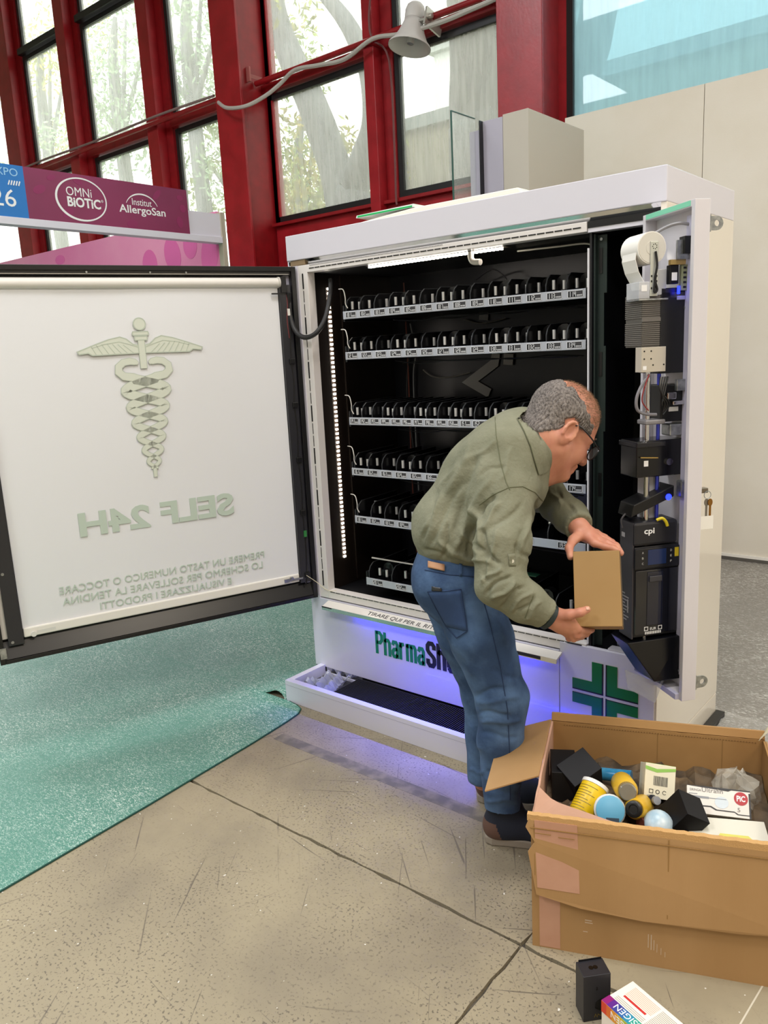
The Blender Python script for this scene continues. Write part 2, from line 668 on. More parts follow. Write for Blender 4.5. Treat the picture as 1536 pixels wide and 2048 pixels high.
# right of the big column
window(-3.93, -2.47, [Z_S, Z_T, Z_T2, Z_T3])
window(-2.20, -1.02, [Z_S, Z_T, Z_T2, Z_T3])
window(-0.46, 2.9, [3.02, Z_T2, Z_T3], PANE_BLUE)
# left of the big column, down to the booth wall
for a, c in ((-5.55, -4.40), (-7.33, -5.95), (-8.87, -7.74), (-10.6, -9.43), (-12.4, -10.95)):
    window(a, c, [1.2, Z_T if a > -8 else Z_T, Z_T2, Z_T3])
tn = 0


def trim(m, mat, bevel=0.004, parent=None, **k):
    global tn
    tn += 1
    return m.build('trim_%d' % tn, mat, None, bevel=bevel, kind='structure', **k)


# big H columns: front flange, web, back flange
for x0, x1, dpt in ((-4.30, -3.90, 0.42), (-0.90, -0.50, 0.36)):
    c = empty('steel_column', ((x0 + x1) / 2, YW - dpt / 2, 0), kind='structure')
    c.name = 'trim_%d' % (tn + 1)
    tn += 1
    bx('front_flange', RED, c, x0, x1, YW - dpt, YW - dpt + .03, 0, 7.4, bevel=.004)
    bx('web', REDD, c, x1 - .10, x1 - .03, YW - dpt + .03, YW + .05, 0, 7.4)
    bx('web', REDD, c, x0 + .03, x0 + .10, YW - dpt + .03, YW + .05, 0, 7.4)
    bx('back_flange', RED, c, x0 - .12, x1 + .04, YW - .03, YW + .06, 0, 7.4)
# mullions, each a T of a flange on a web
for x0, x1 in ((-2.47, -2.20), (-5.93, -5.57), (-7.72, -7.35), (-9.41, -8.89), (-10.93, -10.62)):
    w_ = (x1 - x0)
    c = empty('mullion', ((x0 + x1) / 2, YW, 0), kind='structure')
    tn += 1
    c.name = 'trim_%d' % tn
    bx('flange', RED, c, x0 + .02, x1 - .13, YW - .17, YW - .05, 0, 7.4, bevel=.004)
    bx('web', REDD, c, x0 - .0, x1 + .0, YW - .05, YW + .05, 0, 7.4)
# transoms (horizontal rails), lower and upper
for zt in (Z_T, Z_T2):
    for x0, x1 in ((-3.93, -2.47), (-2.20, -1.02), (-5.55, -4.40), (-7.33, -5.95), (-8.87, -7.74), (-10.6, -9.43), (-12.4, -10.95)):
        trim(MB().box(x0, x1, YW - .10, YW + .03, zt - .02, zt + .06), REDD if zt == Z_T else BLKFRAME)
trim(MB().box(-0.46, 2.9, YW - .06, YW + .03, Z_T2 - .03, Z_T2 + .05), REDD)
# red apron panels under the right-hand windows
wl = empty('wall_window_apron', (-1, YW, 0), kind='structure')
for a, c in ((-3.90, -2.36), (-2.355, -0.9), (-0.895, 0.9), (0.905, 2.9)):
    bx('apron_panel', RED, wl, a, c, YW - .06, YW + .05, 0, 3.0, bevel=.006)
bx('sill', REDD, wl, -3.90, 2.9, YW - .12, YW + .05, 3.0, 3.03)
# red raised door-like ribs in the apron near the column
bx('apron_rib', REDD, wl, -3.80, -3.70, YW - .085, YW - .06, 0.2, 2.75, bevel=.004)

# conduit with cables along the lower transom
GREYCABLE = M('grey_cable', '#b7b3ad', 0.5)
pipe = MB().cyl((-12.4, YW - .23, Z_T + .03), (-4.3, YW - .23, Z_T + .03), .028, n=10).cyl((-3.9, YW - .20, Z_T + .05), (-.9, YW - .20, Z_T + .05), .028, n=10)
for x in (-9.3, -7.5, -5.75, -2.33, -1.1):
    pipe.cyl((x, YW - .22, Z_T + .03), (x, YW - .04, Z_T + .03), .018, n=8)
pipe.build('conduit_pipe', REDD, None, smooth=True, label='dark red conduit pipe running along the window transom', cat='pipe')
MB().tube([(-12, YW - .25, Z_T + .075), (-9.5, YW - .26, Z_T + .07), (-8.2, YW - .26, Z_T + .085), (-7.0, YW - .26, Z_T + .07), (-5.6, YW - .26, Z_T + .085), (-4.5, YW - .27, Z_T + .06)],
          .014, n=7, smooth=6).build('cable', M('dull_red_cable', '#8d7a78', 0.6), None, smooth=True, label='thin greyish cable tied along the pipe across the left windows', cat='cable')
cab = [at(437, 205, 1, 3.2), at(455, 216, 1, 3.14), at(492, 212, 1, 3.14), at(530, 192, 1, 3.3), at(560, 168, 1, 3.4), at(590, 140, 1, 3.42),
       at(640, 130, 1, 3.42), at(690, 118, 1, 3.42), at(745, 78, 1, 3.42), at(800, 68, 1, 3.42), at(880, 45, 1, 3.42), at(940, 20, 1, 3.42), at(1000, -6, 1, 3.42)]
MB().tube(cab, .019, n=8, smooth=6).build('cable', GREYCABLE, None, smooth=True, label='thick pale grey cable looping from the big red column to the horn loudspeaker', cat='cable')
vc = [at(795, 410, 1, 3.55), at(792, 395, 1, 3.55), at(789, 300, 1, 3.55), at(778, 120, 1, 3.55), at(745, 78, 1, 3.5), at(738, 40, 1, 3.5), at(741, -10, 1, 3.5)]
MB().tube(vc, .010, n=7, smooth=5).build('cable', M('dark_red_cable', '#6f3b3c', 0.5), None, smooth=True, label='thin cable running down the red mullion beside the horn loudspeaker', cat='cable')
bk = at(522, 160, 1, 3.62)
MB().box(bk[0] - .07, bk[0] + .07, 3.40, 3.42, bk[2] - .07, bk[2] + .07).box(bk[0] - .02, bk[0] + .02, 3.42, 3.62, bk[2] - .02, bk[2] + .02) \
    .build('bracket_plate', M('faded_red_plate', '#a8605c', 0.6), None, bevel=.003, label='small faded red bracket plate fixed to the big red column', cat='bracket')

# horn loudspeaker
h0 = at(820, 88, 1, 3.40)
hs = empty('horn_loudspeaker', h0, 'grey horn loudspeaker hanging from the red transom', 'loudspeaker')
HT = Matrix.Translation(Vector(h0)) @ Euler((math.radians(-12), math.radians(6), 0)).to_matrix().to_4x4()
HORN = M('horn_grey', '#d6d3d2', 0.4)
MB(HT).lathe([(.188, -.03), (.186, -.018), (.15, .02), (.115, .09), (.09, .16), (.078, .20), (.072, .20), (.083, .155), (.105, .09), (.14, .015), (.176, -.016), (.186, -.03)], n=32, caps=False) \
    .build('bell', HORN, hs, smooth='all')
MB(HT).lathe([(.03, .0), (.034, .06), (.07, .19), (.082, .20), (.086, .27), (.075, .31), (.05, .335), (.001, .335)], n=24, caps=False).build('driver_housing', HORN, hs, smooth=True)
MB(HT).lathe([(.001, -.005), (.022, 0), (.03, .03), (.03, .06)], n=16, caps=False).build('phase_plug', M('horn_inner', '#8d8b93', 0.5), hs, smooth='all')
MB(HT).box(.06, .17, -.03, .03, .16, .18).box(.15, .17, -.05, .19, .12, .26).cyl((.17, 0, .2), (.20, 0, .2), .018).build('mount_bracket', ALU, hs)

# ------------------------------------------------------------------ outside
bx('ground_outside', M('outdoor_ground', '#8f9480', 0.9, var=(0.5, '#7b8a64')), None, -45, 20, 3.95, 60, -0.3, -0.02, kind='structure')
# stained concrete wall and pale building beyond
ow = empty('wall_outside', (-6, 9.2, 0), kind='structure')
STAIN = M('stained_concrete', '#a7a18f', 0.9, var=(1.6, '#7f7a69'), stretch=(3, 1, 0.25))
bx('wall_panel', STAIN, ow, -7.0, 6, 9.2, 9.6, -.1, 5.35)
bx('coping', M('pale_coping', '#8f9a9c', 0.8), ow, -7.0, 6, 9.1, 9.7, 5.35, 5.55)
PALEB = M('pale_render', '#dde2e2', 0.9)
bd = empty('building', (4, 22, 0), 'pale white building behind the stained concrete wall', 'building')
bx('wall', PALEB, bd, -10.5, 16, 16, 24, -.1, 26)
bx('cornice', M('grey_cornice', '#aeb4b2', 0.8), bd, -10.6, 16.1, 15.8, 24.2, 9.2, 9.5)

BARK = M('pine_bark', '#7d8084', 0.95, var=(5, '#636568'), bump=(14, 0.7, 0.05), stretch=(1, 1, 0.3))


def leaf_mat(name, a, c):
    m = M(name, a, 0.6, var=(1.3, c))
    return m


LEAF1 = leaf_mat('leaf_green', '#7f9f55', '#aab45c')
LEAF2 = leaf_mat('leaf_yellow_green', '#9db05e', '#ccba62')
LEAF3 = leaf_mat('leaf_grey_green', '#8aa88a', '#aabf9e')


def foliage(blobs, n, size, seed):
    """many small two-triangle leaves in soft clumps"""
    r = np.random.RandomState(seed)
    v, f = [], []
    w = np.array([b[1] ** 2 for b in blobs])
    w = w / w.sum()
    for k in range(n):
        c, rad = blobs[r.choice(len(blobs), p=w)]
        d = r.normal(size=3)
        d /= np.linalg.norm(d)
        p = np.array(c) + d * rad * r.uniform(0.3, 1.0) ** 0.6 * np.array([1, 1, .8])
        a = r.normal(size=3)
        a /= np.linalg.norm(a)
        b = np.cross(a, r.normal(size=3))
        b /= np.linalg.norm(b)
        s = size * r.uniform(.6, 1.3)
        i = len(v)
        v += [tuple(p - a * s), tuple(p + b * s * .35), tuple(p + a * s), tuple(p - b * s * .35)]
        f.append((i, i + 1, i + 2, i + 3))
    m = MB()
    m.v, m.f, m.mi = v, f, [0] * len(f)
    return m


def tree(label, base, limbs, blobs, n, size, leaf, seed, group='trees outside the windows'):
    t = empty('tree', base, label, 'tree', group)
    m = MB()
    for pts, rs in limbs:
        m.tube(pts, rs, n=10, smooth=5)
    m.build('trunk', BARK, t, smooth='all')
    o = foliage(blobs, n, size, seed).build('foliage', leaf, t, fix=False)
    o['kind'] = 'stuff'
    return t


def P(px, py, y):
    return tuple(at(px, py, 1, y))


yA = 8.0
tb = P(705, 460, yA)
tree('pine with a forked leaning trunk outside the window left of the horn loudspeaker', (tb[0], yA, 0),
     [([(tb[0] + .1, yA, -.1), tb, P(690, 400, yA), P(668, 330, yA), P(640, 250, yA), P(612, 180, yA), P(580, 110, yA), P(555, 40, yA), P(540, -60, yA)], [.5, .46, .36, .28, .27, .25, .23, .2, .15]),
      ([P(692, 405, yA), P(725, 330, yA), P(750, 250, yA), P(745, 160, yA), P(722, 100, yA), P(690, 40, yA), P(640, -20, yA)], [.3, .25, .22, .2, .16, .14, .1])],
     [((P(600, 330, 8.6)), 1.2), (P(640, 400, 9), 1.0), (P(720, 430, 9), .8), (P(590, 420, 9), 1.1), (P(740, 330, 8.8), .8), (P(570, 20, 8.2), .7), (P(690, 300, 9.3), .7)], 2600, .085, LEAF2, 3)
yB = 6.6
tree('thick bare trunk outside the window right of the horn loudspeaker', (P(940, 350, yB)[0], yB, 0),
     [([(P(965, 420, yB)[0], yB, -.1), P(960, 330, yB), P(955, 240, yB), P(962, 150, yB), P(975, 60, yB), P(985, -60, yB)], [.42, .40, .37, .40, .5, .62])],
     [(P(985, -220, yB), 1.2)], 400, .09, LEAF3, 4)
tree('slanting pale trunk outside the blue-tinted window', (P(1120, 300, yB)[0], yB, 0),
     [([(P(1085, 420, yB)[0], yB, -.1), P(1120, 280, yB), P(1150, 180, yB), P(1180, 100, yB), P(1195, 30, yB), P(1215, -60, yB)], [.34, .3, .24, .22, .21, .2])],
     [(P(1230, -200, yB), 1.0)], 300, .09, LEAF3, 5)
for k, (px, py, y, rad, leaf, lb) in enumerate([
        (380, 120, 12, 2.6, LEAF3, 'grey-green pine outside the window beside the big red column'),
        (235, 190, 12, 3.0, LEAF3, 'broad grey-green pine outside the middle of the left windows'),
        (90, 230, 12, 3.0, LEAF2, 'yellowing tree outside the leftmost windows'),
        (600, 380, 14, 2.4, LEAF1, 'dense green tree low behind the forked pine'),
        (480, 330, 13, 2.4, LEAF1, 'green tree outside, mostly behind the big red column')]):
    b0 = P(px, py, y)
    rr = np.random.RandomState(40 + k)
    bl = [((b0[0] + rr.normal() * rad * .5, y + rr.normal() * .5, b0[2] + rr.normal() * rad * .6), rad * rr.uniform(.3, .55)) for _ in range(9)]
    tree(lb, (b0[0], y, 0), [([(b0[0], y, -.1), (b0[0] + .2, y, 2.5), (b0[0] - .1, y, b0[2]), (b0[0] + .3, y, b0[2] + 2)], [.3, .26, .18, .06])] +
         [([(b0[0], y, b0[2] - 1.2), (b0[0] + dx, y, b0[2] + dz)], [.1, .03]) for dx, dz in ((-1.6, .6), (1.5, .9), (.8, 1.8))], bl, 2600, .10, leaf, 60 + k)

# ------------------------------------------------------------------ exhibition booth on the left
XB = -2.88
booth = empty('exhibition_booth', (XB, 1.0, 0), 'pink exhibition booth with a logo fascia behind the open curtain door', 'booth')
PURPLE = M('purple_fascia', '#7d1f4b', 0.45, var=(1.5, '#8c2656'))
PINK = M('pink_booth_wall', '#e27fae', 0.5, var=(0.9, '#ea9abb'))
BLUEP = M('blue_fascia', '#0d74c4', 0.45)
WHT = M('booth_white', '#dedbe6', 0.45)
MAG = M('magenta_petal_print', '#d9489a', 0.5)
MAG2 = M('dark_magenta_petal_print', '#8f2059', 0.5)
bx('fascia_panel', PURPLE, booth, XB - .05, XB, 0.318, 1.692, 2.655, 2.999)
bx('number_panel', BLUEP, booth, XB - .05, XB, -1.2, 0.318, 2.655, 2.999)
bx('beam', WHT, booth, XB - .09, XB + .004, -1.2, 2.03, 2.605, 2.655, bevel=.002)
bx('beam_end_panel', WHT, booth, XB - .06, XB - .012, 1.692, 2.03, 2.655, 2.845)
bx('post', M('booth_post_aluminium', '#b6ad9c', 0.5), booth, XB - .06, XB + .0, 2.03, 2.075, 0, 2.86, bevel=.002)
bx('post', M('booth_post_aluminium', '#b6ad9c', 0.5), booth, XB - .06, XB + .0, -1.24, -1.2, 0, 3.0, bevel=.002)
bx('booth_wall', PINK, booth, -8.2, XB - .06, 2.03, 2.07, 0, 2.875)
FT = frame((XB + .001, 0, 0), (0, 1, 0), (0, 0, 1), (1, 0, 0))       # text on the fascia: x -> +y, y -> z


def ell(cx, cy, a, c, n=40, t0=0, t1=2 * math.pi):
    return [(cx + a * math.cos(t0 + (t1 - t0) * i / n), cy + c * math.sin(t0 + (t1 - t0) * i / n)) for i in range(n + (1 if t1 - t0 < 6.2 else 0))]


cz = 2.828
cy_ = .318 + (.91 - .318)
ring = ell(.739, 2.825, .199, .147, 48)
MB(FT).stroke(ring, [.010 + .007 * max(0, math.cos(2 * math.pi * i / 48 - 3.6)) for i in range(48)], 0, .001, closed=True).build('logo_ring', WHITE_PRINT, booth)
text_in(MB(), 'OMNi', .621, .823, 2.845, 2.906, FT).build('lettering', WHITE_PRINT, booth)
text_in(text_in(MB(), 'BiOTiC', .623, .890, 2.768, 2.838, FT, bold=.003), '®', .896, .915, 2.82, 2.84, FT).build('lettering', WHITE_PRINT, booth)
text_in(MB(), 'Institut', 1.165, 1.342, 2.832, 2.882, FT).build('lettering', WHITE_PRINT, booth)
text_in(MB(), 'AllergoSan', 1.045, 1.465, 2.752, 2.828, FT, bold=.0015).build('lettering', WHITE_PRINT, booth)
arc = ell(1.253, 2.80, .150, .118, 24, .35, 2.78)
MB(FT).stroke(arc, [.003 + .008 * math.sin(math.pi * i / 24) for i in range(25)], 0, .001).build('logo_arc', WHITE_PRINT, booth)
text_in(MB(), '26', .072, .240, 2.722, 2.836, FT).build('stand_number', WHITE_PRINT, booth)
text_in(MB(), 'eXPO', .085, .276, 2.925, 2.975, FT).build('lettering', M('pale_blue_letters', '#9ccdf0', .5), booth)
m = MB(FT)
for k in range(5):
    m.stroke([(.20 + k * .018, 2.865), (.212 + k * .018, 2.895)], .008, 0, .001)
m.build('logo_bars', WHITE_PRINT, booth)
rp = random.Random(3)
for (y, z, a, c, rot) in [(.52, 2.95, .035, .02, .3), (.42, 2.86, .05, .028, .4), (.72, 2.95, .04, .02, -.4), (1.40, 2.93, .05, .022, .8), (1.60, 2.74, .03, .045, .2), (1.64, 2.85, .03, .03, 0), (1.62, 2.93, .03, .02, 0), (.62, 2.72, .05, .03, .6), (1.15, 2.69, .05, .03, .2)]:
    p = [(y + (x_ * math.cos(rot) - y_ * math.sin(rot)), z + (x_ * math.sin(rot) + y_ * math.cos(rot))) for x_, y_ in ell(0, 0, a, c, 20)]
    MB(FT).prism(p, -.0005, .0004).build('petal_print', MAG2, booth)
WT = frame((0, 2.029, 0), (1, 0, 0), (0, 0, 1), (0, -1, 0))
for (px, py, a, c, rot) in [(197, 492, .13, .2, .5), (220, 520, .16, .24, .6), (345, 510, .12, .16, .3), (380, 490, .1, .12, 0), (420, 505, .12, .2, -.3), (20, 530, .2, .1, 0), (300, 530, .12, .14, 0), (120, 520, .1, .05, 0)]:
    q = at(px, py, 1, 2.029)
    p = [(q[0] + (x_ * math.cos(rot) - y_ * math.sin(rot)), q[2] + (x_ * math.sin(rot) + y_ * math.cos(rot))) for x_, y_ in ell(0, 0, a, c, 20)]
    if max(z_ for _, z_ in p) < 2.87:
        MB(WT).prism(p, 0, .0008).build('petal_print', MAG if a > .12 else M('soft_magenta_petal_print', '#dd6aa8', .5), booth)

# ------------------------------------------------------------------ grey pillar, glass panel behind the machine
GREYPIL = M('grey_pillar_paint', '#b5aea2', 0.6)
pil = empty('booth_pillar', (0.03, 2.38, 0), 'grey square pillar standing behind the white machine', 'pillar')
bx('pillar_shaft', GREYPIL, pil, -0.054, 0.126, 2.0, 2.764, 0, 3.03, bevel=.002)
bx('front_strip', M('lilac_grey_strip', '#a8a4b2', .5), pil, -0.20, -0.056, 2.0, 2.05, 0, 3.02, bevel=.002)
bx('black_reveal', BLACK, pil, -0.205, -0.2, 1.96, 2.0, 0, 3.02)
bx('side_strip', M('lilac_grey_strip', '#a8a4b2', .5), pil, -0.29, -0.21, 1.98, 2.02, 0, 2.97, bevel=.002)
GLASS = M('clear_sheet_glass', '#e9f4f0', 0.02, alpha=0.16)
GEDGE = M('glass_edge_green', '#3b5a52', 0.15)
gp = empty('glass_screen', (-0.25, 1.86, 0), 'clear glass sheet standing upright against the grey pillar', 'glass')
bx('glass_sheet', GLASS, gp, -0.252, -0.244, 1.72, 1.98, 0, 3.04)
bx('glass_edge', GEDGE, gp, -0.253, -0.243, 1.714, 1.72, 0, 3.045)
bx('glass_edge', GEDGE, gp, -0.253, -0.243, 1.72, 1.98, 3.04, 3.045)

SEG = {'0': 'abcdef', '1': 'bc', '2': 'abged', '3': 'abgcd', '4': 'fgbc', '5': 'afgcd', '6': 'afgedc', '7': 'abc', '8': 'abcdefg', '9': 'abcdfg'}


def digit(mb, ch, x, z, w, h, t, T):
    r = {'a': (x, x + w, z + h - t, z + h), 'g': (x, x + w, z + h / 2 - t / 2, z + h / 2 + t / 2), 'd': (x, x + w, z, z + t),
         'f': (x, x + t, z + h / 2, z + h), 'e': (x, x + t, z, z + h / 2), 'b': (x + w - t, x + w, z + h / 2, z + h), 'c': (x + w - t, x + w, z, z + h / 2)}
    for s in SEG[ch]:
        a, b, c, d = r[s]
        mb.prism([(a, c), (b, c), (b, d), (a, d)], 0, .0006, T)


# ------------------------------------------------------------------ the vending machine
W, DP = 1.735, 0.697
vm = empty('vending_machine', (W / 2, DP / 2, 0), 'large white automatic pharmacy vending machine standing open with black shelves inside', 'vending machine')
FR = frame((0, -.0012, 0), (1, 0, 0), (0, 0, 1), (0, -1, 0))
bx('header', WHITE, vm, 0, W, 0, DP, 2.041, 2.15, bevel=.003)
MB().hexa([(.11, .022, 2.016), (W - .012, .022, 2.016), (W - .012, .034, 2.016), (.11, .034, 2.016)], [(.11, .006, 2.041), (W - .012, .006, 2.041), (W - .012, .034, 2.041), (.11, .034, 2.041)]).build('mirror_trim', CHROME, vm)
bx('masking_strip', M('brown_masking_strip', '#8a7558', .6), vm, .006, .11, .004, .03, 2.016, 2.041, bevel=.004)
bx('side_panel', WHITE_WARMLIT, vm, W - .02, W, 0.004, DP, .113, 2.041, bevel=.002)
bx('side_kick_panel', WHITE_WARMLIT, vm, W - .02, W - .001, 0.004, DP, .012, .109, bevel=.002)
bx('side_panel', WHITE, vm, 0, .02, 0.004, DP, .012, 2.041, bevel=.002)
bx('back_panel', WHITE, vm, .02, W - .02, DP - .03, DP, .012, 2.041)
bx('foot_block', BLACK, vm, W - .10, W - .02, DP - .12, DP - .01, 0, .012)
bx('foot_block', BLACK, vm, .03, .12, .05, .16, 0, .012)
# front frame round the opening
bx('front_frame', WHITE, vm, .02, .064, 0, .05, .455, 2.016)
bx('front_frame', M('frame_cream', '#ded9d6', .35), vm, .064, .121, .004, .05, .46, 2.016, bevel=.0015)
bx('front_frame', M('frame_cream', '#ded9d6', .35), vm, .121, 1.462, .004, .05, 1.983, 2.016, bevel=.0015)
bx('front_frame', M('frame_cream', '#ded9d6', .35), vm, .121, 1.462, .004, .05, .46, .50, bevel=.0015)
bx('front_frame', BLACK, vm, 1.465, W - .02, .006, .05, 1.994, 2.016)
bx('front_frame', WHITE, vm, 1.465, W - .02, .008, .05, 1.98, 1.994)
sl = MB()
x = .135
while x < 1.44:
    sl.box(x, x + .030, .0025, .0045, 1.997, 2.001)
    sl.box(x, x + .030, .0025, .0045, .492, .495)
    x += .0345
o = sl.build('slot_row', BLACK, vm)
o['kind'] = 'stuff'
sl = MB()
z = .52
k = 0
while z < 1.97:
    h = .05 if k % 3 else .075
    t = .0016 if k % 3 else .0036
    sl.box(.0915 - t, .0915 + t, .0025, .0045, z, min(z + h, 1.98))
    z += h + .008
    k += 1
o = sl.build('slot_row', BLACK, vm)
o['kind'] = 'stuff'
sl = MB()
x = .14
while x < .86:
    sl.box(x, x + .003, .0025, .0045, 2.0105, 2.0135)
    x += .0075
o = sl.build('perforation_row', M('grey_perforation', '#55555c', .7), vm)
o['kind'] = 'stuff'
# interior
bx('inner_wall', SIDEBLK, vm, .085, .10, .05, .64, .46, 1.99)
bx('led_guard', SIDEBLK, vm, .1, .108, .235, .25, .5, 1.98)
bx('inner_wall', BACKM, vm, .10, 1.465, .62, .635, .46, 1.99)
bx('inner_ceiling', BLACKM, vm, .10, W - .02, .05, .64, 1.985, 2.0)
bx('inner_floor', BLACKM, vm, .10, W - .02, .05, .64, .46, .485)
bx('inner_divider', BLACKM, vm, 1.466, 1.474, .02, .62, .485, 1.985)
bx('divider_edge', M('white_edge', '#e8e8ee', .4), vm, 1.4615, 1.466, .012, .03, .5, 1.93)
bx('inner_wall', M('compartment_black', '#050507', .6), vm, 1.474, W - .02, .40, .41, .485, 1.985)
bx('inner_wall', M('compartment_black', '#050507', .6), vm, W - .03, W - .02, .05, .40, .485, 1.985)
br = MB()
br.box(1.476, 1.482, .03, .09, .49, 1.975)
br.box(1.482, 1.515, .05, .055, 1.78, 1.972).box(1.482, 1.505, .05, .055, 1.60, 1.78).box(1.482, 1.512, .05, .055, 1.30, 1.60).box(1.482, 1.505, .05, .055, .49, 1.30)
br.build('slotted_bracket', DKTEAL, vm)
sb = MB()
for z in (1.90, 1.55, 1.12):
    sb.box(1.488, 1.500, .047, .0505, z - .055, z + .03)
sb.build('bracket_slot', BLACK, vm)
MB().cyl((1.496, .045, 1.958), (1.496, .052, 1.958), .005, n=12).build('rivet', STEEL, vm)
bx('lock_keeper', M('keeper_grey', '#c8c6ce', .3, metal=.3), vm, 1.545, 1.70, .01, .05, .487, .50, bevel=.002)
MB().box(1.56, 1.58, .06, .10, .487, .515).box(1.60, 1.69, .06, .09, .487, .51).build('keeper_latch', STEEL, vm)

# led strips
led = MB()
for k in range(62):
    z = .632 + k * (1.917 - .632) / 61
    led.box(.101, .104, .148, .162, z - .0045, z + .0045)
st = bx('led_strip', M('led_tape', '#3a2d24', .5), vm, .1, .1008, .138, .172, .625, 1.923)
o = led.build('diodes', LEDW, st)
o['kind'] = 'stuff'
st = bx('led_strip', M('led_tape', '#3a2d24', .5), vm, .40, 1.10, .08, .12, 1.9835, 1.985)
led = MB()
for k in range(36):
    x = .41 + k * .0188
    led.box(x - .0036, x + .0036, .092, .108, 1.976, 1.9834)
o = led.build('diodes', LEDW, st)
o['kind'] = 'stuff'

# shelves -------------------------------------------------------------------
RAILM = M('price_rail_clear', '#b4b8c2', .25, metal=.2)
ROLLERM = M('pusher_roller', '#dcdcdc', .2, metal=.5)
TAGM = M('tag_dark', '#1b1c22', .4)
TAGW = M('tag_white', '#f6f7fa', .4)
PUSHM = M('pusher_black', '#121214', .22)
EDGEG = M('divider_grey_edge', '#4d5054', .35)

# one lane divider: upright plate with a rounded top corner, a lighter front edge
pf = [(0, .0), (0, .045), (.012, .07), (.034, .086), (.30, .092), (.30, 0)]
d = MB()
d.prism([(a, c) for a, c in pf], -.0012, .0012, frame((0, 0, 0), (0, 1, 0), (0, 0, 1), (1, 0, 0)))
d.cur = 1
for (a, c), (e, g) in zip(pf[:-2], pf[1:-1]):
    d.hexa([(-.0016, a, c), (.0016, a, c), (.0016, a + .0025, c - .001), (-.0016, a + .0025, c - .001)], [(-.0016, e, g), (.0016, e, g), (.0016, e + .0025, g - .001), (-.0016, e + .0025, g - .001)])
DIVM = d.mesh('lane_divider', [PUSHM, EDGEG])
# one pusher: black block with an arched top on two legs, two chrome rollers
def pusher_mesh(w):
    d = MB()
    prof = [(-w / 2, 0), (-w / 2, .058), (-w * .36, .076), (-w * .1, .084), (w * .2, .084), (w * .42, .074), (w / 2, .056), (w / 2, 0)]
    d.prism(prof, -.04, 0, frame((0, .035, 0), (1, 0, 0), (0, 0, 1), (0, -1, 0)))
    d.box(-w / 2, -w * .2, .018, .035, .02, .05).box(w * .1, w * .46, .0, .035, .012, .03)
    d.cur = 1
    d.cyl((-w * .32, -.006, .030), (-w * .32, -.006, .064), .0062, n=10)
    d.cyl((w * .36, -.006, .028), (w * .36, -.006, .060), .0062, n=10)
    return d.mesh('pusher', [PUSHM, ROLLERM])


PUSH = {}
ROWS = [  # rail bottom z, x0, first number, lane widths
    (1.768, .275, [(101 + k, .0826) for k in range(14)]),
    (1.591, .275, [(121 + k, .0826) for k in range(14)]),
    (1.299, .275, [(141 + k, .0605) for k in range(11)] + [(152 + k, .0700) for k in range(7)]),
    (1.066, .273, [(161 + k, .0828) for k in range(14)]),
    (.841, .275, [(181 + k, .0826) for k in range(10)] + [(191, .165), (193, .166)]),
    (.547, .325, [(201 + k, .1385) for k in range(8)]),
]
RH = .034
for ri, (z0, x0, lanes) in enumerate(ROWS):
    x1 = x0 + sum(l[1] for l in lanes)
    sh = bx('shelf', BLACKM, vm, x0, x1 + .004, .07, .60, z0 + .004, z0 + .012)
    bx('price_rail', RAILM, sh, x0 - .002, min(x1 + .002, 1.459), .058, .064, z0, z0 + RH, bevel=.001)
    bx('side_bracket', BLACKM, sh, x0 - .012, x0 - .003, .07, .60, z0 - .01, z0 + .06)
    x = x0
    zb = z0 + .012
    for li, (num, w) in enumerate(lanes):
        # price tag: white outline, dark field, number and a small price
        tw = min(w - .012, .060)
        cx = x + w / 2 + (.0 if ri else .004)
        TT = frame((cx - tw / 2, .0578, z0 + .005), (1, 0, 0), (0, 0, 1), (0, -1, 0))
        t = MB()
        t.prism([(0, 0), (tw, 0), (tw, .025), (0, .025)], 0, .0006, TT)
        t.cur = 1
        for a, b, c, e in ((0, tw, 0, .0016), (0, tw, .0234, .025), (0, .0014, 0, .025), (tw - .0014, tw, 0, .025)):
            t.prism([(a, c), (b, c), (b, e), (a, e)], .0006, .0010, TT)
        T2 = TT @ Matrix.Translation((0, 0, .0006))
        dw = tw * .12
        for q, ch in enumerate(str(num)):
            digit(t, ch, tw * .07 + q * dw * 1.45, .004, dw, .017, .0017, T2)
        for q in range(4):
            digit(t, '0', tw * .60 + q * tw * .09, .004, tw * .055, .007, .0010, T2)
        t.cur = 2
        t.prism([(tw * .56, .014), (tw * .95, .014), (tw * .95, .021), (tw * .56, .021)], .0006, .0009, TT)
        t.build('price_tag', [TAGM, TAGW, GREYP], sh, fix=False)
        # lanes shown empty in the fifth row's right end and sixth row stay sparse
        o = bpy.data.objects.new('lane_divider', DIVM)
        COL.objects.link(o)
        o.location = (x + .002, .074, zb)
        adopt(o, sh)
        skip = (ri == 4 and li in (0, 10, 11)) or (ri == 2 and li in (15,)) or (ri == 5 and li in (2, 3))
        if not skip:
            pw = round(min(w - .016, .062), 4)
            if pw not in PUSH:
                PUSH[pw] = pusher_mesh(pw)
            o = bpy.data.objects.new('pusher', PUSH[pw])
            COL.objects.link(o)
            o.location = (x + w / 2, .105 + .02 * ((li * 7 + ri * 3) % 3), zb)
            adopt(o, sh)
        x += w
    # thin wire bundle under the shelf
    m = MB()
    rr = random.Random(ri)
    for q in range(2):
        pts = [(x0 + .25 + (x1 - x0 - .3) * t / 6, .10 + .05 * q, z0 - .012 - .012 * abs(math.sin(t * 1.7 + q)) - rr.uniform(0, .006)) for t in range(7)]
        m.tube(pts, .0022, n=5, smooth=4)
    o = m.build('wire_bundle', BLACK, sh, smooth=True)
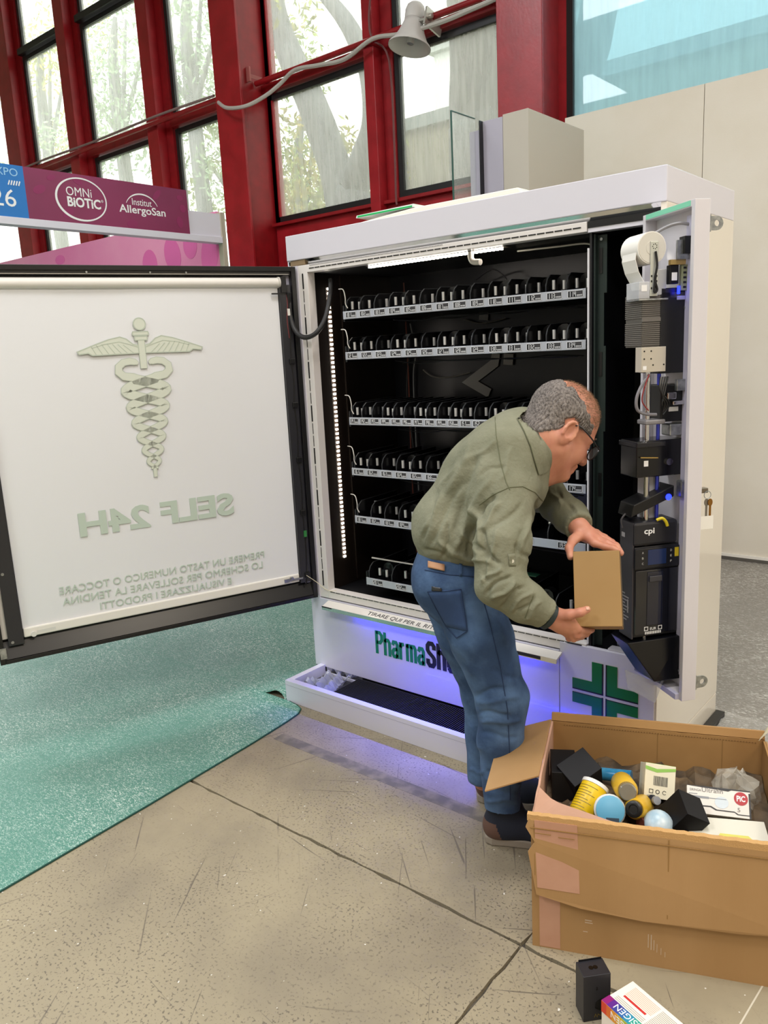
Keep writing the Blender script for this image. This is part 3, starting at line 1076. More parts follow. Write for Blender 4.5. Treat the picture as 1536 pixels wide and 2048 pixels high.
# pale plate and rods in the fifth row, white rods over the sixth
bx('bracket_plate', M('bracket_grey', '#a5a6a8', .4, metal=.3), vm, .31, .36, .16, .163, .875, .93)
MB().cyl((.33, .10, .668), (.60, .10, .668), .004, n=8).build('support_rod', ALU, vm, smooth=True)
MB().cyl((1.25, .12, .925), (1.425, .12, .925), .006, n=10).build('support_rod', ALU, vm, smooth=True)
bx('purple_plate', M('violet_back_plate', '#2e2a72', .4), vm, 1.24, 1.45, .30, .31, .90, 1.02)
bx('strip_board', M('green_board', '#16402c', .5), vm, .98, 1.20, .10, .14, .70, .703)
# white cable ties at the left ends
TIE = M('white_cable_tie', '#d8d4cc', .5)
for z0, x0 in ((1.80, .275), (1.625, .275), (1.333, .275), (1.10, .273), (.875, .275)):
    MB().tube([(x0 - .02, .06, z0 + .10), (x0 + .01, .055, z0 + .095), (x0 + .02, .055, z0 + .06), (x0 + .015, .06, z0 + .035), (x0 + .022, .065, z0 + .015)], .0022, n=6, smooth=5) \
        .build('cable_tie', TIE, vm, smooth=True)
# cables and ribbon on the back sheet, elbow pipe by the top led
RIB = M('grey_ribbon_cable', '#8f8e8c', .5)
MB().stroke([(.72, 1.585), (.71, 1.54), (.57, 1.455), (.68, 1.40)], .045, 0, .002, frame((0, .612, 0), (1, 0, 0), (0, 0, 1), (0, -1, 0))).build('ribbon_cable', RIB, vm)
MB().stroke([(.66, 1.78), (.655, 1.74)], .05, 0, .002, frame((0, .612, 0), (1, 0, 0), (0, 0, 1), (0, -1, 0))).stroke([(.79, 1.58), (.785, 1.53)], .05, 0, .004, frame((0, .61, 0), (1, 0, 0), (0, 0, 1), (0, -1, 0))).build('ribbon_cable', RIB, vm)
MB().tube([(.93, .10, 1.985), (.93, .10, 1.96), (.945, .095, 1.945), (.98, .09, 1.94)], .012, n=10, smooth=4).build('elbow_pipe', M('pipe_white', '#cfcac4', .5), vm, smooth=True)
for pts, c in (([(.20, .60, 1.95), (.205, .6, 1.5), (.2, .6, 1.0), (.21, .6, .55)], '#5f2f24'), ([(.23, .60, 1.75), (.255, .6, 1.6), (.235, .6, 1.45), (.24, .6, .9)], '#6b6b6b'), ([(.215, .60, 1.6), (.19, .6, 1.4), (.22, .6, 1.1)], '#2a2a2a'),
               ([(.30, .60, 1.52), (.36, .6, 1.485), (.46, .6, 1.48), (.58, .6, 1.50)], '#77746e'), ([(1.39, .4, 1.60), (1.375, .42, 1.52), (1.365, .42, 1.42)], '#1e1e22'), ([(1.08, .2, 1.975), (1.25, .2, 1.972), (1.36, .2, 1.97), (1.40, .2, 1.955), (1.41, .2, 1.94)], '#c9c4bd'),
               ([(.55, .6, 1.75), (.65, .6, 1.725), (.78, .6, 1.74)], '#77746e'), ([(.66, .55, 1.92), (.78, .5, 1.95), (.85, .5, 1.9), (.8, .5, 1.87)], '#3a3a3c')):
    MB().tube(pts, .0035, n=6, smooth=6).build('cable', M('cable_' + c[1:], c, .5), vm, smooth=True)

# lower front: drawer panel, chrome strip, kick panel, payment-side panel with the cross
LOWW = M('drawer_white', '#d2d1de', .22, coat=.4)
bx('drawer_panel', LOWW, vm, .002, 1.352, 0, .02, .0945, .455, bevel=.002)
bx('chrome_strip', CHROME, vm, .002, 1.352, .004, .02, .068, .0945)
bx('kick_panel', LOWW, vm, .002, 1.352, 0, .02, .012, .068, bevel=.002)
bx('lower_panel', LOWW, vm, 1.3545, W - .008, 0, .02, .012, .492, bevel=.002)
bx('latch_plate', BLACK, vm, 1.385, 1.445, -.0015, .03, .4925, .4955, bevel=.001)
hd = MB()
prof = [(-.004, .452), (-.05, .436), (-.05, .420), (-.046, .420), (-.044, .430), (-.004, .441)]
hd.prism(prof, .125, 1.367, frame((0, 0, 0), (0, 1, 0), (0, 0, 1), (1, 0, 0)))
hnd = hd.build('pull_handle', M('handle_white', '#e6e2dc', .25), vm, bevel=.001)
bx('handle_lip', CHROME, hnd, .125, 1.367, -.0525, -.0505, .419, .437)
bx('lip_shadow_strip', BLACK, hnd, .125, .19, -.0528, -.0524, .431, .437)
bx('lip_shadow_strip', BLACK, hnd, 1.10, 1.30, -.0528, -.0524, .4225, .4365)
dv = Vector((0, -.046, -.016)).normalized()
up = -dv
text_in(MB(), 'TIRARE QUI PER IL RITIRO DEI PRODOTTI', .40, 1.10, .006, .034, frame((0, -.0505, .4365), (1, 0, 0), up, Vector((1, 0, 0)).cross(up))) \
    .build('lettering', M('grey_ledge_letters', '#4c4a4c', .5), hnd)
bx('blue_led_strip', LEDB, hnd, .30, 1.25, -.040, -.030, .4325, .4345)
_l = area('handle_blue_light', (.80, -.046, .428), 1.0, 26.0, (.10, .12, 1.0), target=(.80, -.55, 0), sizey=.012)
_l.data.spread = math.radians(100)
# brand lettering drawn as strokes
LET = {
    'P': (.42, [[(0, 0), (0, 1)], [(0, .93), (.28, .93), (.42, .83), (.42, .62), (.28, .5), (0, .5)]]),
    'h': (.36, [[(0, 0), (0, 1)], [(0, .58), (.1, .68), (.26, .68), (.36, .58), (.36, 0)]]),
    'a': (.36, [[(0, .54), (.08, .68), (.28, .68), (.36, .58), (.36, 0)], [(.36, .40), (.1, .36), (0, .27), (0, .14), (.08, .06), (.24, .06), (.36, .17)]]),
    'r': (.27, [[(0, 0), (0, .74)], [(0, .52), (.1, .66), (.28, .68)]]),
    'm': (.62, [[(0, 0), (0, .74)], [(0, .58), (.08, .68), (.22, .68), (.31, .58), (.31, 0)], [(.31, .58), (.40, .68), (.54, .68), (.62, .58), (.62, 0)]]),
    'S': (.40, [[(.40, .70), (.40, .84), (.30, .93), (.10, .93), (0, .83), (0, .66), (.08, .57), (.32, .43), (.40, .34), (.40, .17), (.30, .07), (.10, .07), (0, .17), (0, .32)]]),
    'o': (.36, [[(0, .17), (.09, .06), (.27, .06), (.36, .17), (.36, .57), (.27, .68), (.09, .68), (0, .57), (0, .17)]]),
    'p': (.36, [[(0, -.26), (0, .74)], [(0, .58), (.09, .68), (.27, .68), (.36, .57), (.36, .17), (.27, .06), (.09, .06), (0, .16)]]),
}


def word(mb, s, x, z, cap, t, T, k=1.0, gap=.27):
    for ch in s:
        w_, st_ = LET[ch]
        for pl in st_:
            mb.stroke([(x + a * cap * k + t / 2, z + c * cap) for a, c in pl], t, 0, .0008, T)
        x += (w_ + gap) * cap * k
    return x


m = MB()
xe = word(m, 'Pharma', .411, .242, .112, .0165, FR, .66, gap=.255)
m.build('brand_lettering', GREEN_PRINT, vm)
m = MB()
xe2 = word(m, 'Shop', xe + .004, .242, .120, .020, FR, .72, gap=.27)
m.build('brand_lettering', BLACK_PRINT, vm)
two = [(.0, .14), (0, .185), (.02, .2), (.075, .2), (.095, .185), (.095, .12), (.045, .045), (.095, .045), (.095, 0), (0, 0), (0, .05), (.055, .125), (.055, .16), (.04, .165), (.04, .14)]
four = [(.06, 0), (.1, 0), (.1, .04), (.115, .04), (.115, .08), (.1, .08), (.1, .2), (.055, .2), (0, .08), (0, .04), (.06, .04)]
m = MB()
m.stroke([(xe2 + .008 + a, .135 + c) for a, c in two], .006, 0, .0008, FR, closed=True)
m.stroke([(xe2 + .118 + a, .135 + c) for a, c in four], .006, 0, .0008, FR, closed=True)
m.build('brand_lettering', BLACK_PRINT, vm)
# the cross: four green angle pieces with black inner shadows
CX, CZ = 1.5385, .308
for sx in (-1, 1):
    for sz in (-1, 1):
        def q(pts):
            return [(CX + sx * a, CZ + sz * c) for a, c in pts]
        g0, L_, w_ = .010, .130, .050
        MB(FR).prism(q([(g0, g0), (L_, g0), (L_, w_), (w_, w_), (w_, L_), (g0, L_)]), 0, .0008).build('cross_piece', GREEN_CROSS, vm)
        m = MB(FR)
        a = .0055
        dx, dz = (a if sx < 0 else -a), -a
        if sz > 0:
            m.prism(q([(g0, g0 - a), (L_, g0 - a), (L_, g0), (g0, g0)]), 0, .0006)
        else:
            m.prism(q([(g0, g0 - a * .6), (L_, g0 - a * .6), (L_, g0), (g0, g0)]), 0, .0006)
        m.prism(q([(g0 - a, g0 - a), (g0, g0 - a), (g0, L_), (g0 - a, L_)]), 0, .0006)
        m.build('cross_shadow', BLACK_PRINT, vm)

# plinth tray in front
px0, px1, py0 = .037, 1.70, -.245
pl = MB()
pl.box(px0, px1, py0, py0 + .032, 0, .107).box(px0, px0 + .032, py0 + .032, .0, 0, .107).box(px1 - .032, px1, py0 + .032, .0, 0, .107)
plo = pl.build('plinth_tray', LOWW, vm, bevel=.0015)
bx('tray_floor', M('tray_dark_floor', '#3a3a3c', .6, var=(30, '#55534f')), plo, px0 + .032, px1 - .032, py0 + .032, -.001, 0.002, .055)
bx('seam_line', M('seam_grey', '#8e8c9c', .6), plo, px0, px1, py0 - .0004, py0, .0845, .0855)
gr = MB()
n = 130
for k in range(n):
    x = .30 + k * (1.36 / n)
    gr.box(x, x + .004, py0 + .04, -.012, .078, .09)
gr.box(.30, 1.665, py0 + .036, py0 + .042, .074, .09).box(.30, 1.665, -.014, -.008, .074, .09)
o = gr.build('grate', BLACK, plo)
o['kind'] = 'stuff'
# crumpled plastic in the left end of the tray
rr = random.Random(5)
m = MB()
nx, ny = 14, 10
vs = [(px0 + .05 + .16 * i / nx, py0 + .07 + .165 * j / ny, .06 + .02 * rr.random() + .02 * math.sin(i * 1.1 + j * .6)) for j in range(ny + 1) for i in range(nx + 1)]
fs = [(j * (nx + 1) + i, j * (nx + 1) + i + 1, (j + 1) * (nx + 1) + i + 1, (j + 1) * (nx + 1) + i) for j in range(ny) for i in range(nx)]
m.add(vs, fs)
m.build('crumpled_film', M('crumpled_film', '#b9bcc6', .12, alpha=.75), plo)
bx('blue_led_strip', LEDB, plo, .55, 1.45, py0 + .0325, py0 + .0335, .088, .094)

# ------------------------------------------------------------------ curtain door (opened about 110 degrees, part of the machine)
A = math.radians(110)
DD = Vector((math.cos(A), -math.sin(A), 0))
DN = Vector((math.sin(A), math.cos(A), 0))
D0 = Vector((.064, -.012, 0))
DT = frame(D0, DD, DN, (0, 0, 1))                                  # local: s along the door, n towards the inside face, z
DTX = frame(D0, DD, (0, 0, 1), -DN)                                # local print plane: x = s, y = z, facing the outside
DL = 1.412
dr = MB(DT).box(0, .022, -.055, 0, .46, 2.012).box(DL - .02, DL, -.055, 0, .46, 2.012).box(.022, DL - .02, -.055, 0, 1.992, 2.012) \
    .box(.022, DL - .02, -.055, 0, .46, .476).build('curtain_door', BLACK, vm, bevel=.0015)
bx('outer_glass', M('dark_door_glass', '#101216', .08), dr, .022, DL - .02, -.054, -.047, .476, 1.992, T=DT)
bx('edge_strip', M('pale_edge_strip', '#cfc9c2', .45), dr, 1.352, 1.392, -.046, -.02, .56, 1.992, T=DT)
bx('edge_strip', M('lilac_inner_strip', '#b4b3c6', .45), dr, .022, .05, -.046, -.03, .50, 1.985, T=DT)
bx('top_rail', M('door_top_rail', '#2a2a2c', .3), dr, .022, DL - .02, -.046, -.012, 1.976, 1.992, T=DT)
bx('top_rail_line', ALU, dr, .03, DL - .02, -.012, -.010, 1.9785, 1.981, T=DT)
# bottom tray sloping up towards the curtain
MB(DT).add([(.022, -.001, .478), (DL - .02, -.001, .478), (DL - .02, -.035, .545), (.022, -.035, .545), (.022, -.046, .478), (DL - .02, -.046, .478), (DL - .02, -.046, .545), (.022, -.046, .545)],
           [(0, 1, 2, 3), (4, 7, 6, 5), (0, 3, 7, 4), (1, 5, 6, 2), (3, 2, 6, 7), (0, 4, 5, 1)]).build('bottom_tray', M('tray_black', '#141417', .3), dr, bevel=.001)
MB(DT).cyl((.085, -.02, 1.945), (DL - .03, -.02, 1.945), .021, n=20).build('roller_tube', M('roller_white', '#e4e0da', .5), dr, smooth=True)
MB(DT).cyl((.076, -.02, 1.945), (.085, -.02, 1.945), .025, n=20).cyl((.06, -.02, 1.945), (.076, -.02, 1.945), .012, n=12).build('roller_cap', M('roller_cap', '#cfcbc4', .4), dr, smooth=True)
MB(DT).box(.05, .075, -.035, .0, 1.90, 1.97).box(.04, .12, -.012, -.004, 1.893, 1.899).build('roller_bracket', BLACK, dr)
CUR = M('white_roller_curtain', '#e2e3e6', .75)
cu = MB(DT)
N_ = 12
vs, fs = [], []
for i in range(N_ + 1):
    s = .085 + (1.312 - .085) * i / N_
    for z in (.56, .8, 1.1, 1.4, 1.7, 1.94):
        vs.append((s, -.0205 + .0015 * math.sin(i * .9 + z * 2), z))
for i in range(N_):
    for j in range(5):
        a = i * 6 + j
        fs.append((a, a + 6, a + 7, a + 1))
nb = len(vs)
vs += [(s, n - .002, z) for s, n, z in vs]
fs += [tuple(q + nb for q in f)[::-1] for f in fs]
cu.add(vs, fs)
curtain = cu.build('curtain', CUR, dr, smooth='all')
MB(DT).box(.085, 1.312, -.026, -.012, .552, .592).build('hem_bar', M('curtain_hem', '#e6e2da', .6), dr, bevel=.005)
MB(DT).box(.028, .083, -.026, -.006, .545, 1.935).build('guide_rail', M('guide_rail_black', '#26262a', .35), dr, bevel=.002)
MB(DT).box(1.314, 1.372, -.026, -.006, .53, 1.965).build('guide_rail', M('guide_rail_black', '#26262a', .35), dr, bevel=.002)
for s, z in ((1.357, .545), (1.357, .83), (1.357, 1.15)):
    p = DT @ Vector((s, -.006, z))
    MB().cyl(p, p + DN * .003, .006, n=12).build('screw', STEEL, dr)
MB(DT).box(1.385, 1.408, -.01, .002, .485, .53).build('catch_plate', STEEL, dr)
for s in (.5, .65, .9):
    MB(DT).cyl((s, -.012, 1.9855), (s, -.004, 1.9855), .004, n=10).build('screw', STEEL, dr)
# curtain end fittings, cord
MB(DT).box(.07, .14, -.012, -.004, .566, .574).box(.14, .165, -.012, -.006, .562, .578).cyl((.128, -.012, .578), (.128, 0, .578), .009, n=12).build('hem_catch', STEEL, dr)
MB(DT).cyl((1.275, -.012, .562), (1.275, -.004, .562), .011, n=14).box(1.19, 1.262, -.0125, -.0115, .562, .574).build('hem_catch', M('hem_catch_white', '#d8d6d0', .4), dr)
wm = MB(DT)
wm.tube([(.052, -.01, 1.93), (.048, -.008, 1.85), (.055, -.008, 1.78), (.05, -.008, 1.70)], .004, n=6, smooth=5)
wm.build('wire', M('wire_dark_red', '#5c2226', .5), dr, smooth=True)
MB(DT).tube([(.047, -.008, 1.93), (.041, -.006, 1.82), (.046, -.006, 1.70), (.050, -.006, 1.60), (.044, -.006, 1.50), (.05, -.006, 1.40), (.044, -.006, 1.27), (.05, -.006, 1.14), (.044, -.006, 1.0), (.048, -.006, .89), (.044, -.006, .72), (.05, -.006, .582), (.058, -.004, .53)],
            .0028, n=6, smooth=4).build('wire', BLACK, dr, smooth=True)
for z in (1.596, 1.398, 1.142, .89, .582):
    MB(DT).box(.033, .060, -.026, .003, z - .012, z + .012).build('wire_clip', BLACK, dr, bevel=.002)
MB(DT).box(.036, .050, -.01, .0, .77, .80).build('wire_plug', M('green_plug', '#2f7a3c', .5), dr)
MB(DT).box(.04, .052, -.01, -.002, 1.80, 1.83).build('wire_plug', M('white_plug', '#d9d6d0', .5), dr)
# green print on the curtain, seen from behind
PR1 = M('curtain_print_green', '#bccabd', .75)
PR2 = M('curtain_emblem_fill', '#d3d8ca', .75)
PR3 = M('curtain_emblem_line', '#bac3b4', .75)
PT = DTX @ Matrix.Translation((0, 0, .0165))
text_in(MB(), 'SELF 24H', .379, 1.048, .928, 1.030, PT, bold=.0035, depth=.002).build('lettering', PR1, curtain)
text_in(MB(), 'PREMERE UN TASTO NUMERICO O TOCCARE', .253, 1.157, .703, .734, PT, depth=.002).build('lettering', PR1, curtain)
text_in(MB(), 'LO SCHERMO PER SOLLEVARE LA TENDINA', .265, 1.149, .655, .686, PT, depth=.002).build('lettering', PR1, curtain)
text_in(MB(), 'E VISUALIZZARE I PRODOTTI', .423, 1.005, .606, .637, PT, depth=.002).build('lettering', PR1, curtain)
# emblem: winged staff with two coiled snakes
EC = .714
line, fill = MB(), MB()


def est(pts, w):
    ww = w if isinstance(w, list) else [w] * len(pts)
    line.stroke([(EC + a, c) for a, c in pts], [v + .005 for v in ww], -.0025, 0, PT)
    fill.stroke([(EC + a, c) for a, c in pts], ww, -.0030, 0, PT)


def epoly(pts):
    line.stroke([(EC + a, c) for a, c in pts], .0045, -.0034, 0, PT, closed=True)
    fill.prism([(EC + a, c) for a, c in pts], -.0030, 0, PT)


epoly(ell(0, 1.781, .024, .024, 24))
epoly([(-.03, 1.736), (.03, 1.736), (.033, 1.743), (.03, 1.75), (-.03, 1.75), (-.033, 1.743)])
epoly([(-.024, 1.716), (.024, 1.716), (.026, 1.723), (.024, 1.731), (-.024, 1.731), (-.026, 1.723)])
est([(0, 1.714), (0, 1.60)], .024)
for sg in (-1, 1):
    wing = [(.014, 1.695), (.035, 1.70), (.06, 1.722), (.085, 1.731), (.13, 1.722), (.19, 1.702), (.256, 1.678), (.25, 1.668), (.215, 1.672), (.20, 1.662), (.16, 1.662), (.014, 1.664)]
    wing = [(sg * a, c) for a, c in wing]
    epoly(wing if sg > 0 else wing[::-1])
    for k in range(7):
        a = .035 + k * .025
        line.stroke([(EC + sg * a, 1.664), (EC + sg * (a * .85 + .045), 1.706 - abs(k - 3) * .002)], .003, -.0036, 0, PT)
    line.stroke([(EC + sg * a, c) for a, c in [(.014, 1.688), (.05, 1.700), (.09, 1.712), (.15, 1.704), (.20, 1.690)]], .003, -.0036, 0, PT)
for sg in (-1, 1):
    pts, ws = [], []
    for a, c, w in [(.022, 1.622, .008), (.035, 1.628, .022), (.055, 1.632, .024), (.082, 1.628, .024), (.102, 1.612, .024), (.104, 1.590, .026), (.085, 1.572, .028), (.05, 1.566, .03)]:
        pts.append((sg * a, c))
        ws.append(w)
    nt_ = 90
    for k in range(1, nt_ + 1):
        t = k / nt_
        z = 1.562 - .385 * (1 - (1 - t) ** 1.25)
        amp = .082 * (1 - t) ** .9 + .010
        ph = math.pi * (.28 + 6.6 * t)
        pts.append((sg * amp * math.cos(ph), z))
        ws.append(.032 * (1 - t) + .008)
    est(pts, ws)
est([(0, 1.185), (0, 1.142)], .012)
line.build('emblem_outline', PR3, curtain)
fill.build('emblem_fill', PR2, curtain)

# hose between door and cabinet
MB().tube([DT @ Vector((.04, .0, 1.90)), (.035, -.04, 1.84), (.06, -.045, 1.745), (.115, -.04, 1.70), (.175, -.02, 1.715), (.20, .02, 1.78), (.20, .06, 1.88), (.19, .08, 1.95)], .011, n=10, smooth=6) \
    .build('cable_hose', M('hose_black', '#1b1b1d', .5), vm, smooth=True)
MB().tube([DT @ Vector((.055, .002, .582)), (.075, -.03, .545), (.13, -.01, .505), (.16, .02, .50)], .0016, n=5, smooth=5).build('cord', M('cord_cream', '#cfc6a8', .6), vm, smooth=True)

# ------------------------------------------------------------------ payment door (opened about 140 degrees)
PS_ = Vector((.788, -.6157, 0))
PN_ = Vector((-.6157, -.788, 0))
P0 = Vector((1.665, -.015, 0))
PT_ = frame(P0, PN_, PS_, (0, 0, 1))                               # local: x = n (inwards), y = s (towards the free edge), z
PL = .284
PAN = M('payment_door_white', '#d9d5da', .3, coat=.2)
pm = MB(PT_)
pm.box(-.05, 0, PL - .018, PL, .455, 2.004).box(-.05, -.0, 0, .015, .455, 2.004).box(-.05, -.04, .015, PL - .018, .47, 1.99)
pm.box(-.05, 0, .015, PL - .018, 1.985, 2.004).box(-.05, 0, .015, PL - .018, .455, .475)
pd = pm.build('payment_door', PAN, vm, bevel=.0015)


def pb(name, mat, n0, n1, s0, s1, z0, z1, bevel=.001, parent=None, **k):
    return MB(PT_).box(n0, n1, s0, s1, z0, z1).build(name, mat, parent or pd, bevel=bevel, **k)


def pc(n, s, z):
    return PT_ @ Vector((n, s, z))


MINT = M('mint_sticker', '#86d8b6', .3)
pb('top_sticker', MINT, -.002, .0012, .02, .262, 1.988, 2.003, 0)
pb('inner_flange', M('flange_lilac', '#c9c7dd', .35), -.042, -.028, .20, .262, .52, 1.97)
# receipt printer: paper roll between arms
ROLLM = M('paper_roll', '#efece6', .7)
MB().cyl(pc(.085, .10, 1.882), pc(.085, .20, 1.882), .047, n=36).build('paper_roll', ROLLM, pd, smooth=True)
MB().cyl(pc(.085, .2003, 1.882), pc(.085, .2012, 1.882), .044, n=32).cyl(pc(.085, .2012, 1.882), pc(.085, .202, 1.882), .020, n=20).build('roll_flange', M('roll_flange_translucent', '#d8d5cc', .3), pd, smooth=True)
m = MB(PT_)
pth = [(.130, 1.875), (.133, 1.85), (.122, 1.815), (.104, 1.785), (.098, 1.765)]
for (a, c), (e, g) in zip(pth[:-1], pth[1:]):
    m.hexa([(a, .11, c), (a, .19, c), (a - .0015, .19, c), (a - .0015, .11, c)], [(e, .11, g), (e, .19, g), (e - .0015, .19, g), (e - .0015, .11, g)])
m.build('paper_web', ROLLM, pd)
MB(PT_).box(.066, .092, .203, .206, 1.745, 1.90).box(.066, .092, .19, .206, 1.742, 1.75).build('printer_arm', M('printer_arm_steel', '#cfd2c8', .35, metal=.4), pd, bevel=.003)
m = MB(PT_)
for k in range(7):
    t = k * 2 * math.pi / 7
    m.box(.079 + .007 * math.cos(t) - .0013, .079 + .007 * math.cos(t) + .0013, .206, .2066, 1.885 + .007 * math.sin(t) - .0013, 1.885 + .007 * math.sin(t) + .0013)
for zz in (1.80, 1.785, 1.765):
    for nn in (.071, .088):
        m.box(nn - .002, nn + .002, .206, .2066, zz - .003, zz + .003)
m.build('arm_holes', BLACK, pd)
MB(PT_).tube([(.078, .21, 1.87), (.075, .214, 1.83), (.080, .212, 1.79), (.072, .212, 1.76), (.082, .212, 1.755), (.078, .212, 1.80)], .0035, n=6, smooth=5).build('cable', BLACK, pd, smooth=True)
pb('printer_plate', M('printer_plate', '#b9bcc0', .25, metal=.5), .035, .066, .16, .20, 1.745, 1.82, .002)
pb('clear_guide', M('clear_acrylic', '#e6e8ee', .1, alpha=.55), .092, .128, .13, .205, 1.735, 1.785, .002)
pb('guide_label', WHITE_PRINT, .102, .120, .2052, .2058, 1.757, 1.775, 0)
pb('guide_base', STEEL, .03, .128, .13, .205, 1.730, 1.735)
MB().cyl(pc(.078, .18, 1.74), pc(.078, .18, .62), .0085, n=14).build('chrome_rod', CHROME, pd, smooth=True)
MB().cyl(pc(.035, .17, 1.74), pc(.035, .17, 1.05), .006, n=12).build('chrome_rod', M('blue_lit_rod', '#4a56d8', .2, metal=.6), pd, smooth=True)
# small boards at the top of the door
pb('sensor_board', M('board_amber', '#a58b54', .4), -.02, .03, .20, .215, 1.83, 1.845, .001)
pb('sensor_bracket', STEEL, -.03, .015, .215, .22, 1.845, 1.90, .001)
pb('connector_block', BLACK, -.035, -.005, .20, .23, 1.86, 1.91, .001)
pb('relay', BLACK, .0, .03, .19, .21, 1.775, 1.83, .002)
pb('relay_label', WHITE_PRINT, .006, .024, .2102, .2108, 1.785, 1.808, 0)
pb('terminal_strip', M('terminal_green', '#8f9470', .5), -.03, -.01, .195, .21, 1.755, 1.83, .001)
m = MB(PT_)
for k in range(5):
    m.box(-.025, -.015, .21, .2105, 1.762 + k * .014, 1.768 + k * .014)
m.build('terminal_slots', BLACK, pd)
pb('blue_diode', LEDB2, .0, .006, .212, .218, 1.745, 1.768, 0)
pb('cross_bar', ALU, -.045, .05, .18, .20, 1.735, 1.752, .001)
MB(PT_).tube([(.045, .15, 1.93), (.02, .18, 1.945), (-.005, .2, 1.95), (-.03, .21, 1.945)], .005, n=7, smooth=5).build('cable', M('cable_grey', '#9a989c', .5), pd, smooth=True)
# black tower with ribbed front
pb('tower', M('tower_black', '#17171a', .4), -.042, .052, .08, .20, 1.51, 1.765, .002)
rb = pb('bellows', M('bellows_grey', '#57544f', .5), .052, .112, .10, .197, 1.592, 1.75, .001)
m = MB(PT_)
for k in range(26):
    if k in (12, 13):
        continue
    z = 1.598 + k * .0058
    m.box(.053, .1125, .197, .1995, z, z + .0034)
    m.box(.112, .1145, .10, .197, z, z + .0034)
o = m.build('bellows_ribs', M('bellows_rib', '#6b6762', .5), rb)
o['kind'] = 'stuff'
pb('bellows_band', M('bellows_band_grey', '#6b6762', .5), .052, .113, .197, .201, 1.668, 1.679, 0)
pb('slot_hole', M('slot_lilac', '#b9b9e0', .3, metal=.4), -.038, .0, .2002, .204, 1.728, 1.74, .004)
pb('tower_screw', STEEL, -.036, -.026, .2002, .204, 1.70, 1.71, .002)
pl_ = pb('mount_plate', M('mount_plate_alu', '#cfc8ba', .3, metal=.35), .035, .117, .17, .206, 1.517, 1.592, .001)
m = MB(PT_)
for nn, zz in ((.108, 1.58), (.085, 1.58), (.108, 1.557), (.085, 1.557), (.078, 1.538), (.042, 1.538)):
    m.cyl((nn, .206, zz), (nn, .2068, zz), .0025, n=10)
m.build('plate_holes', BLACK, pl_)
pb('plate_label', WHITE_PRINT, .10, .112, .2062, .2068, 1.524, 1.536, 0)
# coin changer motor group
pb('motor_block', M('motor_black', '#101012', .3), -.042, .045, .12, .20, 1.36, 1.475, .004)
pb('motor_label', M('label_grey', '#d8d6d2', .5), -.015, .018, .2002, .2008, 1.392, 1.406, .002)
pb('motor_bracket', STEEL, -.04, .0, .20, .215, 1.455, 1.49, .002)
pb('motor_clip', CHROME, .0, .03, .202, .214, 1.43, 1.452, .003)
pb('motor_clip', CHROME, -.03, .01, .202, .212, 1.412, 1.425, .003)
MB(PT_).tube([(.085, .20, 1.51), (.11, .20, 1.48), (.128, .20, 1.44), (.125, .2, 1.405), (.10, .2, 1.39), (.06, .2, 1.385)], .005, n=7, smooth=6).build('cable', M('cable_grey2', '#77757a', .5), pd, smooth=True)
MB(PT_).tube([(.09, .205, 1.51), (.105, .205, 1.47), (.112, .205, 1.43), (.09, .205, 1.40)], .002, n=6, smooth=6).build('cable', M('cable_red', '#8c2b2b', .5), pd, smooth=True)
for k in range(4):
    MB(PT_).tube([(.05 - .008 * k, .205, 1.50), (.06 - .004 * k, .22, 1.46 - .006 * k), (.03 + .008 * k, .222, 1.42), (.045, .215, 1.385 + .008 * k)], .003, n=6, smooth=6).build('cable', BLACK, pd, smooth=True)
pb('rod_clamp', M('clamp_grey', '#8b898c', .4, metal=.3), .03, .098, .15, .205, 1.355, 1.37, .004)
pb('coin_head', STEEL, -.04, .012, .15, .2, 1.315, 1.352, .004)
b2 = pb('coin_box', M('coin_box_black', '#0e0e11', .18), -.04, .125, .10, .20, 1.19, 1.305, .003)
pb('coin_box_lid', M('coin_box_lid', '#1a1a1f', .12), .03, .13, .095, .208, 1.285, 1.302, .003, parent=b2)
MB().cyl(pc(.115, .206, 1.255), pc(.055, .206, 1.25), .0022, n=8).build('spring_rod', M('brass', '#b99b5a', .3, metal=.8), b2)
pb('coin_box_label', WHITE_PRINT, .085, .10, .2002, .2008, 1.225, 1.243, 0, parent=b2)
MB().cyl(pc(.015, .20, 1.235), pc(.015, .208, 1.235), .011, n=14).build('knob', CHROME, b2, smooth=True)
pb('rod_channel', M('channel_white', '#c9c8cf', .35), .02, .075, .12, .16, .98, 1.19, .002)
# slanted black chute with a blue light
MB(PT_).hexa([(.145, .12, 1.065), (.145, .205, 1.065), (-.005, .205, 1.122), (-.005, .12, 1.122)], [(.135, .12, 1.105), (.135, .205, 1.105), (-.005, .205, 1.158), (-.005, .12, 1.158)]).build('slanted_chute', BLACK, pd, bevel=.003)
MB(PT_).cyl((.015, .205, 1.122), (.015, .207, 1.122), .010, n=16).build('blue_diode', LEDB2, pd)
pb('side_lever', STEEL, -.045, -.012, .2, .235, 1.12, 1.175, .006)
MB(PT_).tube([(.16, .18, 1.03), (.165, .18, 1.055), (.15, .18, 1.075)], .003, n=6, smooth=5).build('cable', GREYP, pd, smooth=True)
